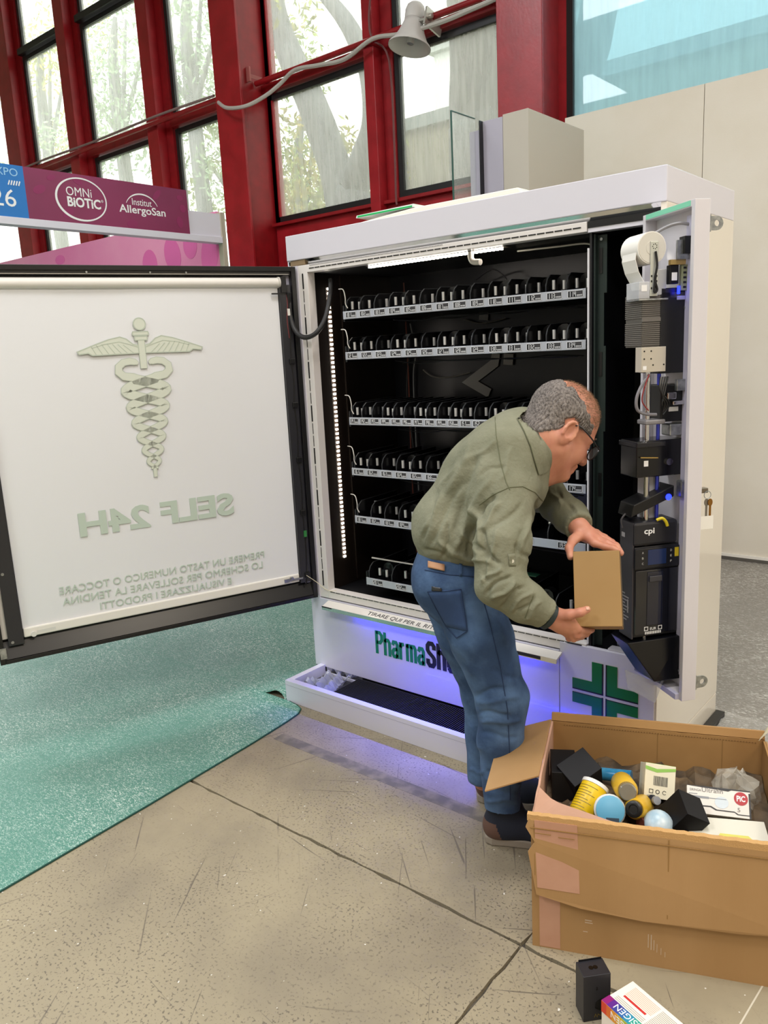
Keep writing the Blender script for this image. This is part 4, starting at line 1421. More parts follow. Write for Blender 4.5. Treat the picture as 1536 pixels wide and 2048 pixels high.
# bill acceptor
VB = M('validator_black', '#1c1c20', .45)
vb = MB(PT_).box(-.03, .128, .12, .20, .66, .965).build('bill_acceptor', VB, pd, bevel=.004)
pb('acceptor_head', M('validator_head', '#222227', .4), -.022, .134, .115, .205, .968, 1.048, .010, parent=vb)
pb('acceptor_side_plate', M('validator_side', '#3a373c', .45), .128, .134, .118, .198, .655, 1.045, .001, parent=vb)
pb('display_band', M('validator_band', '#191a20', .25), -.028, .130, .2, .208, .893, .962, .003, parent=vb)
pb('display', M('validator_screen', '#20305a', .1), .02, .085, .208, .209, .905, .955, .001, parent=vb)
pb('smoked_cover', M('smoked_cover', '#15161e', .08, coat=.6), -.026, .126, .2, .206, .67, .888, .003, parent=vb)
pb('cover_window', M('smoked_window', '#12162a', .06, coat=.6), .03, .085, .206, .2085, .70, .88, .003, parent=vb)
VT = PT_ @ frame((0, .2056, 0), (-1, 0, 0), (0, 0, 1), (0, 1, 0))
text_in(MB(), 'cpi', -.098, -.062, 1.002, 1.026, VT, bold=.002).build('lettering', WHITE_PRINT, vb)
VT2 = PT_ @ frame((0, .2062, 0), (-1, 0, 0), (0, 0, 1), (0, 1, 0))
m = MB()
text_in(m, 'EUR', -.072, -.050, .683, .692, VT2)
for k in range(10):
    m.prism([(-.09 + k * .006, .670), (-.0865 + k * .006, .670), (-.0865 + k * .006, .679), (-.09 + k * .006, .679)], 0, .0006, VT2)
for a in (-.092, -.042):
    m.stroke([(a, .683), (a + .012, .683), (a + .012, .695), (a, .695)], .002, 0, .0006, VT2, closed=True)
m.build('lettering', WHITE_PRINT, vb)
m = MB()
VT3 = PT_ @ frame((0, .2082, 0), (-1, 0, 0), (0, 0, 1), (0, 1, 0))
for k, ch in enumerate('ABC'):
    text_in(m, ch, -.106, -.100, .944 - k * .018, .951 - k * .018, VT3)
for k, ch in enumerate('DEF'):
    text_in(m, ch, -.006, -.000, .944 - k * .018, .951 - k * .018, VT3)
m.build('key_letters', M('key_letter_grey', '#b9b7b2', .5), vb)
pb('yellow_sticker', M('yellow_sticker', '#d9bd1c', .5), -.024, -.010, .208, .2085, .925, .955, 0, parent=vb)
MB(PT_).tube([(.055, .205, 1.05), (.04, .212, 1.056), (.028, .214, 1.045), (.022, .214, 1.03)], .005, n=7, smooth=4).build('yellow_tie', M('yellow_plastic', '#d8c423', .4), vb, smooth=True)
pb('acceptor_handle', GREYP, .035, .08, .2085, .213, .848, .868, .003, parent=vb)
VT4 = PT_ @ frame((.1343, 0, 0), (0, 1, 0), (0, 0, 1), (1, 0, 0))
m = MB()
for k in range(9):
    m.prism([(.13, .80 - k * .011), (.155 + .012 * ((k * 5) % 3), .80 - k * .011), (.155 + .012 * ((k * 5) % 3), .804 - k * .011), (.13, .804 - k * .011)], 0, .0005, VT4)
m.prism([(.17, .74), (.177, .74), (.177, .785), (.17, .785)], 0, .0005, VT4)
m.prism([(.13, .99), (.15, .99), (.15, 1.005), (.13, 1.005)], 0, .0005, VT4)
m.build('rating_print', M('rating_print', '#a9a6a8', .5), vb)
# black cash tray below
MB(PT_).hexa([(.06, .10, .50), (.06, .22, .505), (-.042, .22, .505), (-.042, .10, .50)], [(.155, .10, .645), (.150, .20, .645), (-.042, .22, .655), (-.042, .10, .655)]).build('cash_tray', M('cash_tray_black', '#0d0e13', .25), pd, bevel=.003)
MB(PT_).cyl((-.03, .221, .535), (-.03, .2225, .535), .006, n=12).build('screw', STEEL, pd)
pb('bottom_flange', M('flange_lilac', '#c9c7dd', .35), -.002, .012, .03, .266, .455, .475, .001)
MB(PT_).cyl((.06, .10, .505), (.02, .20, .49), .008, n=12).build('latch_bar', STEEL, pd, smooth=True)
m = MB(PT_)
m.hexa([(.095, .11, .44), (.045, .20, .42), (.044, .20, .42), (.094, .11, .44)], [(.10, .10, .505), (.03, .215, .49), (.029, .215, .49), (.099, .10, .505)])
m.build('clear_tape', M('clear_tape', '#dfe0e4', .1, alpha=.35), pd)
# eyelets on the outer edge, lock with keys
for z in (1.937, .511):
    m = MB(PT_)
    m.box(-.056, -.050, PL - .03, PL - .004, z - .024, z + .024)
    pts = [(-.05, z - .02), (-.078, z - .02)] + [(-.078 - .02 * math.sin(t), z - .02 * math.cos(t)) for t in [k * math.pi / 10 for k in range(1, 10)]] + [(-.078, z + .02), (-.05, z + .02)]
    hole = [(-.078 + .009 * math.cos(t), z + .009 * math.sin(t)) for t in [k * 2 * math.pi / 16 for k in range(16)]]
    # plate as ring of quads round the hole
    n = 16
    outer = []
    for hx_, hz_ in hole:
        d_ = Vector((hx_ + .078, hz_ - z)).normalized()
        best = None
        for k in range(len(pts)):
            a_, b_ = Vector(pts[k]), Vector(pts[(k + 1) % len(pts)])
            e_ = b_ - a_
            den = d_.x * e_.y - d_.y * e_.x
            if abs(den) < 1e-12:
                continue
            w_ = a_ - Vector((-.078, z))
            t_ = (w_.x * e_.y - w_.y * e_.x) / den
            u_ = (w_.x * d_.y - w_.y * d_.x) / den
            if t_ > 0 and -1e-6 <= u_ <= 1 + 1e-6 and (best is None or t_ < best):
                best = t_
        outer.append((-.078 + d_.x * best, z + d_.y * best))
    s0_, s1_ = PL - .012, PL - .007
    vs = [(a, s1_, c) for a, c in hole] + [(a, s1_, c) for a, c in outer] + [(a, s0_, c) for a, c in hole] + [(a, s0_, c) for a, c in outer]
    fs = []
    for k in range(n):
        j = (k + 1) % n
        fs += [(k, j, n + j, n + k), (2 * n + k, 3 * n + k, 3 * n + j, 2 * n + j), (n + k, n + j, 3 * n + j, 3 * n + k), (k, 2 * n + k, 2 * n + j, j)]
    m.add(vs, fs)
    m.build('padlock_eyelet', STEEL, pd)
lk = MB(PT_).cyl((-.05, PL - .04, 1.142), (-.062, PL - .04, 1.142), .014, n=16).box(-.092, -.062, PL - .052, PL - .028, 1.134, 1.150).build('lock_handle', M('lock_nickel', '#8d8478', .2, metal=.9), pd, bevel=.002)
keys = empty('key_bunch', PT_ @ Vector((-.085, PL - .045, 1.03)), 'brass keys on a ring with a blank white tag hanging from the door lock', 'keys')
BRASS = M('key_brass', '#9c6f33', .35, metal=.8)
m = MB()
cpt = [PT_ @ Vector((-.088 + .012 * math.cos(t), PL - .026, 1.128 + .012 * math.sin(t))) for t in [k * 2 * math.pi / 14 for k in range(15)]]
m.tube(cpt, .0012, n=6)
m.build('key_ring', STEEL, keys, smooth=True)
for k, (dn, mat) in enumerate(((-.083, M('key_steel', '#8d8880', .3, metal=.8)), (-.094, BRASS))):
    m = MB(PT_)
    m.prism(ell(dn, 1.105, .008, .012, 16), 0, .002, frame((0, PL - .024 + k * .003, 0), (1, 0, 0), (0, 0, 1), (0, 1, 0)))
    m.box(dn - .0035, dn + .0035, PL - .024 + k * .003, PL - .022 + k * .003, 1.055, 1.095)
    m.build('key', mat, keys)
MB(PT_).box(-.106, -.062, PL - .020, PL - .0185, 1.020, 1.062).build('key_tag', M('white_tag', '#f1eee6', .5), keys)

# ------------------------------------------------------------------ things on the machine roof
rs = empty('roof_sign_housing', (.6, .4, 2.15), 'low white slanted housing lying on the roof of the white machine', 'sign housing')
m = MB()
prof = [(.07, 2.1505), (.098, 2.205), (.50, 2.230), (1.027, 2.230), (1.10, 2.1505)]
m.prism([(a, c) for a, c in prof], -.62, -.30, frame((0, 0, 0), (1, 0, 0), (0, 0, 1), (0, -1, 0)))
m.build('housing', M('housing_cream', '#e9e3d4', .5), rs, bevel=.004)
gsn = empty('glass_cross_sign', (.34, .46, 2.23), 'green and white acrylic sign edge lying on the machine roof', 'sign')
MB().hexa([(.17, .30, 2.2325), (.507, .30, 2.2325), (.507, .42, 2.2325), (.17, .42, 2.2325)], [(.175, .30, 2.243), (.507, .30, 2.246), (.507, .42, 2.246), (.175, .42, 2.243)]).build('acrylic_plate', M('acrylic_white', '#dfe8e2', .15), gsn)
MB().box(.18, .50, .2985, .2999, 2.2335, 2.2405).build('green_edge', M('sign_green', '#1fae5a', .3), gsn)

# ------------------------------------------------------------------ carpets
gc = empty('green_carpet', (-2, -1, 0), 'green carpet under glossy protective film left of the machine', 'carpet')
# front sheet (flat, with a rounded corner at the plinth) and the rest beside the machine with a raised fold
m = MB()
edge_pts = [(.46, -4.0), (.33, -2.15), (.30, -1.74), (.268, -1.17), (.228, -.62), (.205, -.40), (.19, -.315), (.165, -.275), (.12, -.257), (.06, -.2475), (-.06, -.2475)]
m.prism(edge_pts + [(-9, -.2475), (-9, -4.0)], 0.0, .006)
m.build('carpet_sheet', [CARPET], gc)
ed = MB()
for (a, b), (c, d_) in zip(edge_pts[:-2], edge_pts[1:-1]):
    ed.tube([(a, b, .0035), (c, d_, .0035)], .0036, n=6)
ed.build('cut_edge', CARPET_EDGE, gc)
m = MB()
prof = [(-9, 0), (-3, 0), (-1.0, 0), (-.30, 0), (-.16, .001), (-.11, .006), (-.08, .016), (-.055, .029), (-.03, .037), (-.008, .036), (.012, .027), (.025, .012), (.031, 0)]
ys_ = [-.247, -.20, -.1, 0, .2, .5, .9, 1.4, 2.02]
vs, fs = [], []
for j, y in enumerate(ys_):
    k = max(0.35, 1 - max(0, y) * .8)
    for x, z in prof:
        vs.append((x, y, .0062 + z * k))
n = len(prof)
for j in range(len(ys_) - 1):
    for i in range(n - 1):
        fs.append((j * n + i, j * n + i + 1, (j + 1) * n + i + 1, (j + 1) * n + i))
nb = len(vs)
vs += [(x, y, max(z - .0055, .0004)) for x, y, z in vs]
fs += [tuple(q + nb for q in f)[::-1] for f in fs]
for i in range(n - 1):
    fs.append((i, nb + i, nb + i + 1, i + 1))
m.add(vs, fs)
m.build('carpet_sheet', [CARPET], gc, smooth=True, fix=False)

gy = empty('grey_carpet', (3, 1.5, 0), 'grey carpet under wrinkled clear film right of the machine', 'carpet')
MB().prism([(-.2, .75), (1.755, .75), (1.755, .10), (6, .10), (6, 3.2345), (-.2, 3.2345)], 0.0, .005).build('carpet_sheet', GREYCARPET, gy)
bx('black_edge_strip', BLACK, gy, 1.7365, 1.772, .46, .70, .0052, .03, bevel=.002)
m = MB()
rr = random.Random(11)
nx, ny = 16, 10
vs = [(1.775 + .30 * i / nx, .30 + .42 * j / ny, .006 + .014 * rr.random() * (1 - i / nx) + .006 * abs(math.sin(i * .8 + j * 1.3))) for j in range(ny + 1) for i in range(nx + 1)]
fs = [(j * (nx + 1) + i, j * (nx + 1) + i + 1, (j + 1) * (nx + 1) + i + 1, (j + 1) * (nx + 1) + i) for j in range(ny) for i in range(nx)]
m.add(vs, fs)
m.build('loose_film', M('loose_film', '#c9c8c4', .1, alpha=.3), gy, smooth=True)

# ------------------------------------------------------------------ big carton
CO = Vector((1.76, -.95, 0))
CEX, CEY = Vector((.926, .377, 0)).normalized(), Vector((-.377, .926, 0)).normalized()
CT = frame(CO, CEX, CEY, (0, 0, 1))
CW, CD, CH = .64, .55, .40
CARD = M('carton_brown', '#b08a5c', .75, var=(5, '#a68052'), bump=(160, .06, .003), stretch=(1, 1, .15))
CARD_IN = M('carton_inside', '#ab8350', .8, var=(4, '#9d7544'))
CARD_PINK = M('carton_pinkish_side', '#bd9279', .7, var=(5, '#c79c85'))
TAPE_C = M('packing_tape', '#c3957c', .25, var=(8, '#b98a70'))
EDGEC = M('corrugated_edge', '#c59a63', .85, bump=(300, .5, .003))
cb = empty('carton', CT @ Vector((CW / 2, CD / 2, 0)), 'big open brown cardboard carton full of pharmacy goods on the floor', 'carton')


def cx(name, mat, x0, x1, y0, y1, z0, z1, bevel=.0015, parent=None):
    return MB(CT).box(x0, x1, y0, y1, z0, z1).build(name, mat, parent or cb, bevel=bevel)


def wavy(x0, x1, z, n=60, amp=.0025, seed=1):
    r = random.Random(seed)
    return [(x0 + (x1 - x0) * i / n, z + r.uniform(-amp, amp)) for i in range(n + 1)]


def wall_poly(name, mat, poly, y0, y1):
    """poly in carton x-z, thickness y0..y1"""
    return MB(CT).prism([(a, c) for a, c in poly], 0, y1 - y0, frame((0, y1, 0), (1, 0, 0), (0, 0, 1), (0, -1, 0))).build(name, mat, cb)


wall_poly('front_wall', CARD, [(0, 0), (CW, 0)] + wavy(0, CW, CH, amp=.0008, seed=2)[::-1], 0, .006)
cx('bottom', CARD_IN, .006, CW - .006, .006, CD - .006, 0.0005, .008)
wall_poly('back_wall', CARD_IN, [(0, 0), (CW, 0)] + wavy(0, CW, CH, amp=.0008, seed=3)[::-1], CD - .006, CD)
cx('side_wall', CARD_IN, CW - .006, CW, .006, CD - .006, 0, CH)
# left wall, torn down towards the front
sw = [(.006, 0), (CD - .006, 0), (CD - .006, CH), (.20, CH), (.17, CH - .012), (.12, CH - .006), (.07, CH - .015), (.006, CH - .01)]
MB(CT).prism([(a, c) for a, c in sw], 0, .006, frame((0, 0, 0), (0, 1, 0), (0, 0, 1), (1, 0, 0))).build('side_wall', CARD_PINK, cb)
# front flap folded down over the front
FF = [(0.0, CH + .002, -.006), (CW, CH + .002, -.006), (CW + .01, .175, -.022), (CW * .8, .158, -.02), (CW * .45, .150, -.020), (CW * .2, .158, -.020), (.015, .178, -.018), (-.006, .30, -.014), (.012, .33, -.012), (-.012, CH - .03, -.010)]
m = MB(CT)
k = len(FF)
m.add([(x, y, z) for x, z, y in FF] + [(x, y - .005, z) for x, z, y in FF], [tuple(range(k)), tuple(range(k, 2 * k))[::-1]] + [(i, k + i, k + (i + 1) % k, (i + 1) % k) for i in range(k)])
fl = m.build('front_flap', CARD, cb)
MB(CT).prism(wavy(-.008, CW, CH + .006, n=70, amp=.0012, seed=9) + [(CW, CH - .012), (-.008, CH - .012)], 0, .016, frame((0, .004, 0), (1, 0, 0), (0, 0, 1), (0, -1, 0))).build('fold_edge', EDGEC, cb)
cy0 = -.0195


def crease(x0, z0, x1, z1, w=.004, mat=None, y=None):
    def yy(z):
        return -.0065 - .0125 * (CH - z) / .24 - .0065
    MB(CT).hexa([(x0 - w / 2, yy(z0), z0), (x0 + w / 2, yy(z0), z0), (x0 + w / 2, yy(z0) + .003, z0), (x0 - w / 2, yy(z0) + .003, z0)],
                [(x1 - w / 2, yy(z1), z1), (x1 + w / 2, yy(z1), z1), (x1 + w / 2, yy(z1) + .003, z1), (x1 - w / 2, yy(z1) + .003, z1)]).build('crease', mat or M('crease_dark', '#94703f', .8), fl)


crease(.345, .168, .345, .385, .003)
crease(.073, .20, .066, .392, .110, TAPE_C)
crease(.012, .235, .010, .38, .002)
for k in range(2):
    MB(CT).box(.013 + .06 * k, .055 + .06 * k, -.0205, -.0195, .358 - .004 * k, .360 - .004 * k).build('crease', M('crease_dark', '#94703f', .8), fl)
MB(CT).box(.0, CW, -.0165, -.0148, .369, .3715).build('crease', M('crease_dark', '#94703f', .8), fl)
cx('tape_strip', TAPE_C, .02, .075, -.0008, 0, .004, .17, 0)
# white scuffs low on the front
m = MB(CT)
for (x, z, w, h) in ((.115, .205, .02, .004), (.125, .213, .016, .003), (.14, .105, .018, .003), (.14, .098, .02, .0025), (.135, .07, .012, .002), (.30, .055, .002, .04), (.307, .05, .0025, .045), (.314, .05, .002, .03), (.322, .045, .0015, .025), (.332, .04, .0015, .02), (.342, .035, .0015, .015)):
    m.box(x, x + w, -.0006, 0, z, z + h)
m.build('scuff_marks', M('scuff_white', '#c9b49b', .8), cb)['kind'] = 'stuff'
# left flap hanging outwards, back flap folded behind
def slab(name, mat, q, t=.005):
    q = [Vector(p) for p in q]
    nn = (q[1] - q[0]).cross(q[2] - q[0]).normalized() * t
    k = len(q)
    return MB(CT).add(q + [p + nn for p in q], [tuple(range(k))[::-1], tuple(range(k, 2 * k))] + [(i, (i + 1) % k, k + (i + 1) % k, k + i) for i in range(k)]).build(name, mat, cb, bevel=.001)


slab('side_flap', CARD, [(0, .19, CH), (0, CD, CH), (-.165, CD - .02, CH - .055), (-.158, .19, CH - .07)])
slab('back_flap', CARD_IN, [(0, CD, CH), (CW, CD, CH), (CW, CD + .012, CH + .022), (0, CD + .012, CH + .022)])
slab('back_flap', CARD, [(0, CD + .012, CH + .022), (CW, CD + .012, CH + .022), (CW + .01, CD + .06, CH - .17), (-.01, CD + .06, CH - .17)])
slab('side_flap', CARD, [(CW, CD - .01, CH), (CW, .03, CH), (CW + .05, .04, CH - .2), (CW + .05, CD - .02, CH - .2)])
slab('torn_corner', CARD_PINK, [(.006, .008, CH - .004), (.24, .008, CH - .004), (.12, .07, CH - .03), (.04, .12, CH - .024), (.006, .15, CH - .012)], .004)
m = MB(CT)
for i in range(70):
    x = .04 + i * (CW - .06) / 70
    m.box(x, x + .004, CD - .0072, CD - .006, CH - .010, CH - .0085)
m.build('perforation', M('perforation_dark', '#6e4f28', .9), cb)
for x in (.33, .52):
    cx('inner_crease', M('crease_dark', '#94703f', .8), x, x + .002, CD - .0068, CD - .006, .1, CH - .012, 0)
slab('tape_tail', M('pale_tape', '#d9cfb0', .5), [(CW - .02, CD - .02, CH + .005), (CW - .005, CD + .02, CH + .01), (CW + .03, CD + .02, CH + .07), (CW + .02, CD - .01, CH + .05)], .001)

# ------------------------------------------------------------------ goods in the carton (each its own thing)


def place(n, fwd, up=None):
    pass


def rot(rx, ry, rz):
    return Euler((math.radians(rx), math.radians(ry), math.radians(rz))).to_matrix().to_4x4()


def goods(name, label, cat, pos, R):
    """an Empty for the thing; returns (empty, matrix) with local axes at the thing's centre"""
    T = CT @ Matrix.Translation(pos) @ R
    e = empty(name, T.translation, label, cat, 'goods lying in the big carton')
    return e, T


def gbox(T, e, name, mat, sx, sy, sz, bevel=.0012):
    return MB(T).box(-sx / 2, sx / 2, -sy / 2, sy / 2, -sz / 2, sz / 2).build(name, mat, e, bevel=bevel)


BLKCARD = M('black_card', '#0d0d10', .55, var=(7, '#131317'), spec=.25)
BLKPATCH = M('black_gloss_patch', '#040405', .12)
GOLDP = M('dull_gold_print', '#7d6a2c', .4, metal=.4)

e, T = goods('black_box', 'matt black product box tilted on its corner at the left end of the carton', 'box', (.105, .33, .335), rot(25, -22, 38))
gbox(T, e, 'box_body', BLKCARD, .10, .085, .12)
MB(T @ frame((0, -.0428, 0), (1, 0, 0), (0, 0, 1), (0, -1, 0))).prism([(-.004, -.03), (.004, -.03), (.004, .02), (-.004, .02)], 0, .0006).build('gold_print', GOLDP, e)
e, T = goods('black_box', 'plain black box lying lowest in the left back corner of the carton', 'box', (.055, .35, .30), rot(0, 0, 8))
gbox(T, e, 'box_body', M('black_card_dull', '#0d0d10', .5), .075, .14, .14)
e, T = goods('black_box', 'black box leaning on end beside the syringe box in the carton', 'box', (.385, .19, .325), rot(20, 30, 25))
gbox(T, e, 'box_body', BLKCARD, .075, .085, .11)
MB(T @ frame((.0377, 0, 0), (0, 1, 0), (0, 0, 1), (1, 0, 0))).stroke([(-.022, -.03), (-.016, -.018), (-.010, -.03), (-.004, -.02), (.004, -.026), (.02, -.024)], .0018, 0, .0005).build('faint_print', M('faint_grey_print', '#4a463a', .4), e)


def bottle(name, label, cat, pos, R, prof, mat, cap=None, capmat=None, extra=None):
    e, T = goods(name, label, cat, pos, R)
    MB(T).lathe(prof, n=24).build('bottle_body', mat, e, smooth=True)
    if cap:
        MB(T).lathe(cap, n=24).build('cap', capmat, e, smooth=True)
    if extra:
        extra(e, T)
    return e, T


YEL = M('yellow_label', '#e0b63a', .35, var=(12, '#d8aa28'))
YEL2 = M('bright_yellow_label', '#e8c313', .35, var=(9, '#dcb60a'))
WCAP = M('white_plastic_cap', '#e8e6e0', .35)
CLEARC = M('smoky_clear_cap', '#8d8778', .15, alpha=.75)
PRB = M('dark_label_print', '#4a3c10', .5)


def bands(r, zs, a0, a1, mat, h=.002, name='label_print'):
    def f(e, T):
        m = MB(T)
        for z, f0, f1 in zs:
            k = 8
            vs = []
            for i in range(k + 1):
                t = a0 + (a1 - a0) * (f0 + (f1 - f0) * i / k)
                for rr_, zz in ((r + .0004, z), (r + .0004, z + h)):
                    vs.append((rr_ * math.cos(t), rr_ * math.sin(t), zz))
            m.add(vs, [(2 * i, 2 * i + 2, 2 * i + 3, 2 * i + 1) for i in range(k)])
        m.build(name, mat, e, fix=False)
    return f


lines = [(-.04 + .008 * k, 0, .9 - .2 * (k % 3)) for k in range(10)]
bottle('yellow_jar', 'bright yellow jar with a white rim lying against the black box', 'jar', (.135, .215, .325), rot(-52, 0, -28),
       [(.002, -.055), (.034, -.055), (.038, -.05), (.038, .045), (.002, .045)], YEL2,
       [(.036, .045), (.040, .046), (.040, .056), (.036, .058), (.002, .058)], WCAP, bands(.038, lines, -2.4, -.6, M('yellow_print_dark', '#7f6a0e', .5)))
def cap_notch(e, T):
    MB(T).box(-.012, .022, -.036, -.02, .047, .0505).build('cap_sticker', M('navy_sticker', '#1c3140', .4), e)
bottle('white_bottle', 'white bottle with a flat light blue cap turned to the front', 'bottle', (.195, .185, .325), rot(58, 0, 6),
       [(.002, -.075), (.040, -.075), (.043, -.07), (.043, .025), (.036, .032), (.002, .032)], M('white_bottle_plastic', '#dcdcd8', .3),
       [(.036, .032), (.0385, .034), (.0385, .046), (.036, .0475), (.002, .0475)], M('light_blue_cap', '#5fa4c4', .4), cap_notch)
bottle('yellow_bottle', 'yellow bottle with a smoky clear cap lying on top of the pile', 'bottle', (.236, .245, .365), rot(70, 0, 8),
       [(.002, -.075), (.028, -.075), (.032, -.068), (.032, .03), (.024, .042), (.002, .042)], YEL,
       [(.024, .042), (.025, .044), (.024, .064), (.021, .067), (.002, .067)], CLEARC, bands(.032, lines[:6], -2.6, -1.8, PRB))
bottle('yellow_bottle', 'yellow bottle with a ribbed black cap pointing down to the front', 'bottle', (.272, .20, .335), rot(66, 0, -14),
       [(.002, -.07), (.026, -.07), (.030, -.064), (.030, .03), (.025, .040), (.002, .040)], YEL,
       [(.0215, .040), (.0225, .041), (.0225, .055), (.020, .057), (.013, .057), (.011, .054), (.002, .054)], M('black_cap', '#1a1a1a', .35), bands(.030, lines[:6], -2.6, -1.6, PRB))
bottle('blue_tube', 'blue tube with a pale end lying behind the yellow bottles', 'tube', (.185, .395, .315), rot(0, 84, -10),
       [(.002, -.08), (.017, -.08), (.019, -.075), (.019, .07), (.002, .07)], M('blue_tube_foil', '#1f6f9e', .25, var=(20, '#4a9fc8')),
       [(.019, -.081), (.0205, -.082), (.0205, -.052), (.0195, -.050)], M('pale_tube_end', '#a9c3cc', .3))
bottle('pale_blue_jar', 'pale blue rounded jar low at the front edge of the carton', 'jar', (.325, .155, .318), rot(50, 0, 10),
       [(.002, -.03), (.024, -.03), (.036, -.018), (.040, 0), (.036, .018), (.022, .030), (.002, .032)], M('pale_blue_jar', '#a9c5d6', .3, var=(30, '#d3e0e6')))
bottle('dark_vial', 'small dark glass vial beside the cream box in the carton', 'vial', (.307, .265, .322), rot(60, 0, 30),
       [(.002, -.03), (.014, -.03), (.016, -.025), (.016, .012), (.009, .02), (.009, .028), (.002, .028)], M('navy_vial', '#23252e', .2),
       [(.010, .026), (.0115, .027), (.0115, .038), (.002, .039)], M('vial_cap_grey', '#8f9094', .3))
bottle('brown_vial', 'small brown bottle peeping out under the black-capped yellow bottle', 'bottle', (.293, .165, .312), rot(80, 0, -50),
       [(.002, -.03), (.015, -.03), (.017, -.025), (.017, .02), (.002, .022)], M('brown_glass', '#5a2a20', .2))

# cream box with green band, barcode and oval mark
CREAM = M('cream_card', '#e6dfc6', .5)
e, T = goods('cream_box', 'cream box with a green band and a barcode standing at the back of the pile', 'box', (.325, .335, .345), rot(-28, 8, 8))
gbox(T, e, 'box_body', CREAM, .085, .075, .095)
F_ = T @ frame((0, -.0377, 0), (1, 0, 0), (0, 0, 1), (0, -1, 0))
m = MB(F_)
r_ = random.Random(4)
x = -.018
while x < .020:
    w = r_.choice((.0008, .0012, .0018))
    m.prism([(x, -.012), (x + w, -.012), (x + w, .014), (x, .014)], 0, .0005)
    x += w + r_.choice((.0008, .0012))
m.stroke([(-.028, -.034), (-.018, -.034), (-.018, -.024), (-.028, -.024)], .0016, 0, .0005, closed=True)
m.stroke(ell(-.005, -.029, .005, .005, 12), .0018, 0, .0005, closed=True)
m.stroke(ell(.014, -.029, .005, .005, 12, .5, 5.6), .0014, 0, .0005)
m.build('barcode_print', M('print_dark', '#3c3a33', .5), e)
MB(F_).prism([(-.0425, .030), (-.010, .024), (.0425, .034), (.0425, .042), (-.01, .034), (-.0425, .040)], 0, .0005).build('green_band', M('band_green', '#8fbf5a', .5), e)
F2 = T @ frame((0, 0, .0477), (1, 0, 0), (0, 1, 0), (0, 0, 1))
MB(F2).prism(ell(0, .018, .018, .006, 20), 0, .0005).build('oval_mark', M('oval_navy', '#222a3a', .5), e)
m = MB(F2)
for k, (a, b, y) in enumerate(((-.02, .022, .006), (-.03, -.004, -.008), (.004, .03, -.006), (-.024, .018, .0))):
    m.prism([(a, y), (b, y), (b, y + .0018), (a, y + .0018)], 0, .0005)
m.build('small_print', M('print_grey', '#77786a', .5), e)
MB(F2).prism([(-.0425, -.03), (.0425, -.036), (.0425, -.024), (-.0425, -.02)], 0, .0005).build('green_band', M('band_green', '#8fbf5a', .5), e)

# syringe box
SYR = M('syringe_box_white', '#e9e4dc', .45)
e, T = goods('syringe_box', 'white syringe box with black edges and a round red logo in the carton', 'box', (.487, .285, .328), rot(-42, 0, 0))
gbox(T, e, 'box_body', SYR, .165, .028, .075)
F_ = T @ frame((0, -.0142, 0), (1, 0, 0), (0, 0, 1), (0, -1, 0))
text_in(MB(), 'SIRINGA', -.075, -.045, .0225, .029, F_).build('lettering', M('letters_grey', '#77726d', .5), e)
text_in(MB(), 'Ultrafin', -.043, .012, .022, .034, F_).build('lettering', M('letters_grey', '#77726d', .5), e)
MB(F_).prism(ell(.058, .014, .018, .018, 28), 0, .0006).build('round_logo', M('logo_red', '#b4202c', .4), e)
text_in(MB(), 'PiC', .047, .069, .006, .022, F_ @ Matrix.Translation((0, 0, .0006)), bold=.003).build('lettering', WHITE_PRINT, e)
text_in(MB(), '5', .048, .055, -.022, -.011, F_).build('lettering', M('letters_grey', '#77726d', .5), e)
m = MB(F_)
m.prism([(-.0825, .0375), (.0825, .0375), (.0825, .034), (.034, .034), (.026, .030), (-.0825, .0365)], 0, .0005)
m.prism([(.0825, -.0375), (.0825, .03), (.078, .03), (.078, -.0375)], 0, .0005)
m.prism([(-.0825, -.016), (-.02, -.014), (-.005, -.022), (.04, -.022), (.05, -.028), (.0825, -.028), (.0825, -.0305), (.048, -.0305), (.04, -.025), (-.008, -.025), (-.022, -.0175), (-.0825, -.0195)], 0, .0005)
m.build('black_edging', M('edging_black', '#1c1b1d', .4), e)
MB(F_).prism(ell(.008, -.002, .018, .016, 26), 0, .0005).build('picture_disc', M('disc_steel', '#aab3b8', .3, metal=.3), e)
MB(F_).box(-.075, -.025, .004, .010, 0, .0005).box(-.025, .02, .006, .008, 0, .0007).box(-.078, -.055, .014, .016, 0, .0005).build('syringe_picture', M('syringe_grey', '#8d9196', .4), e)
e, T = goods('flat_white_box', 'flat white box with a yellow stripe under the syringe box', 'box', (.50, .185, .300), rot(10, 0, 4))
gbox(T, e, 'box_body', M('box_offwhite', '#e3dfd0', .5), .20, .075, .03)
MB(T @ frame((0, 0, .0152), (1, 0, 0), (0, 1, 0), (0, 0, 1))).prism([(-.03, -.037), (.06, -.037), (.05, -.022), (-.02, -.02)], 0, .0005).build('yellow_stripe', M('stripe_yellow', '#d9d36a', .5), e)
# clear bag
m = MB(CT)
rr = np.random.RandomState(8)
nu, nv = 18, 10
vs, fs = [], []
for j in range(nv + 1):
    th = math.pi * j / nv
    for i in range(nu):
        ph = 2 * math.pi * i / nu
        r = 1 + .10 * rr.normal()
        vs.append((.545 + .065 * r * math.sin(th) * math.cos(ph), .385 + .075 * r * math.sin(th) * math.sin(ph), .30 + .075 * r * math.cos(th)))
for j in range(nv):
    for i in range(nu):
        fs.append((j * nu + i, j * nu + (i + 1) % nu, (j + 1) * nu + (i + 1) % nu, (j + 1) * nu + i))
m.add(vs, fs)
m.build('plastic_bag', M('clear_bag', '#d2cdc0', .12, alpha=.4), None, label='crumpled clear plastic bag behind the syringe box in the carton', cat='bag', group='goods lying in the big carton')
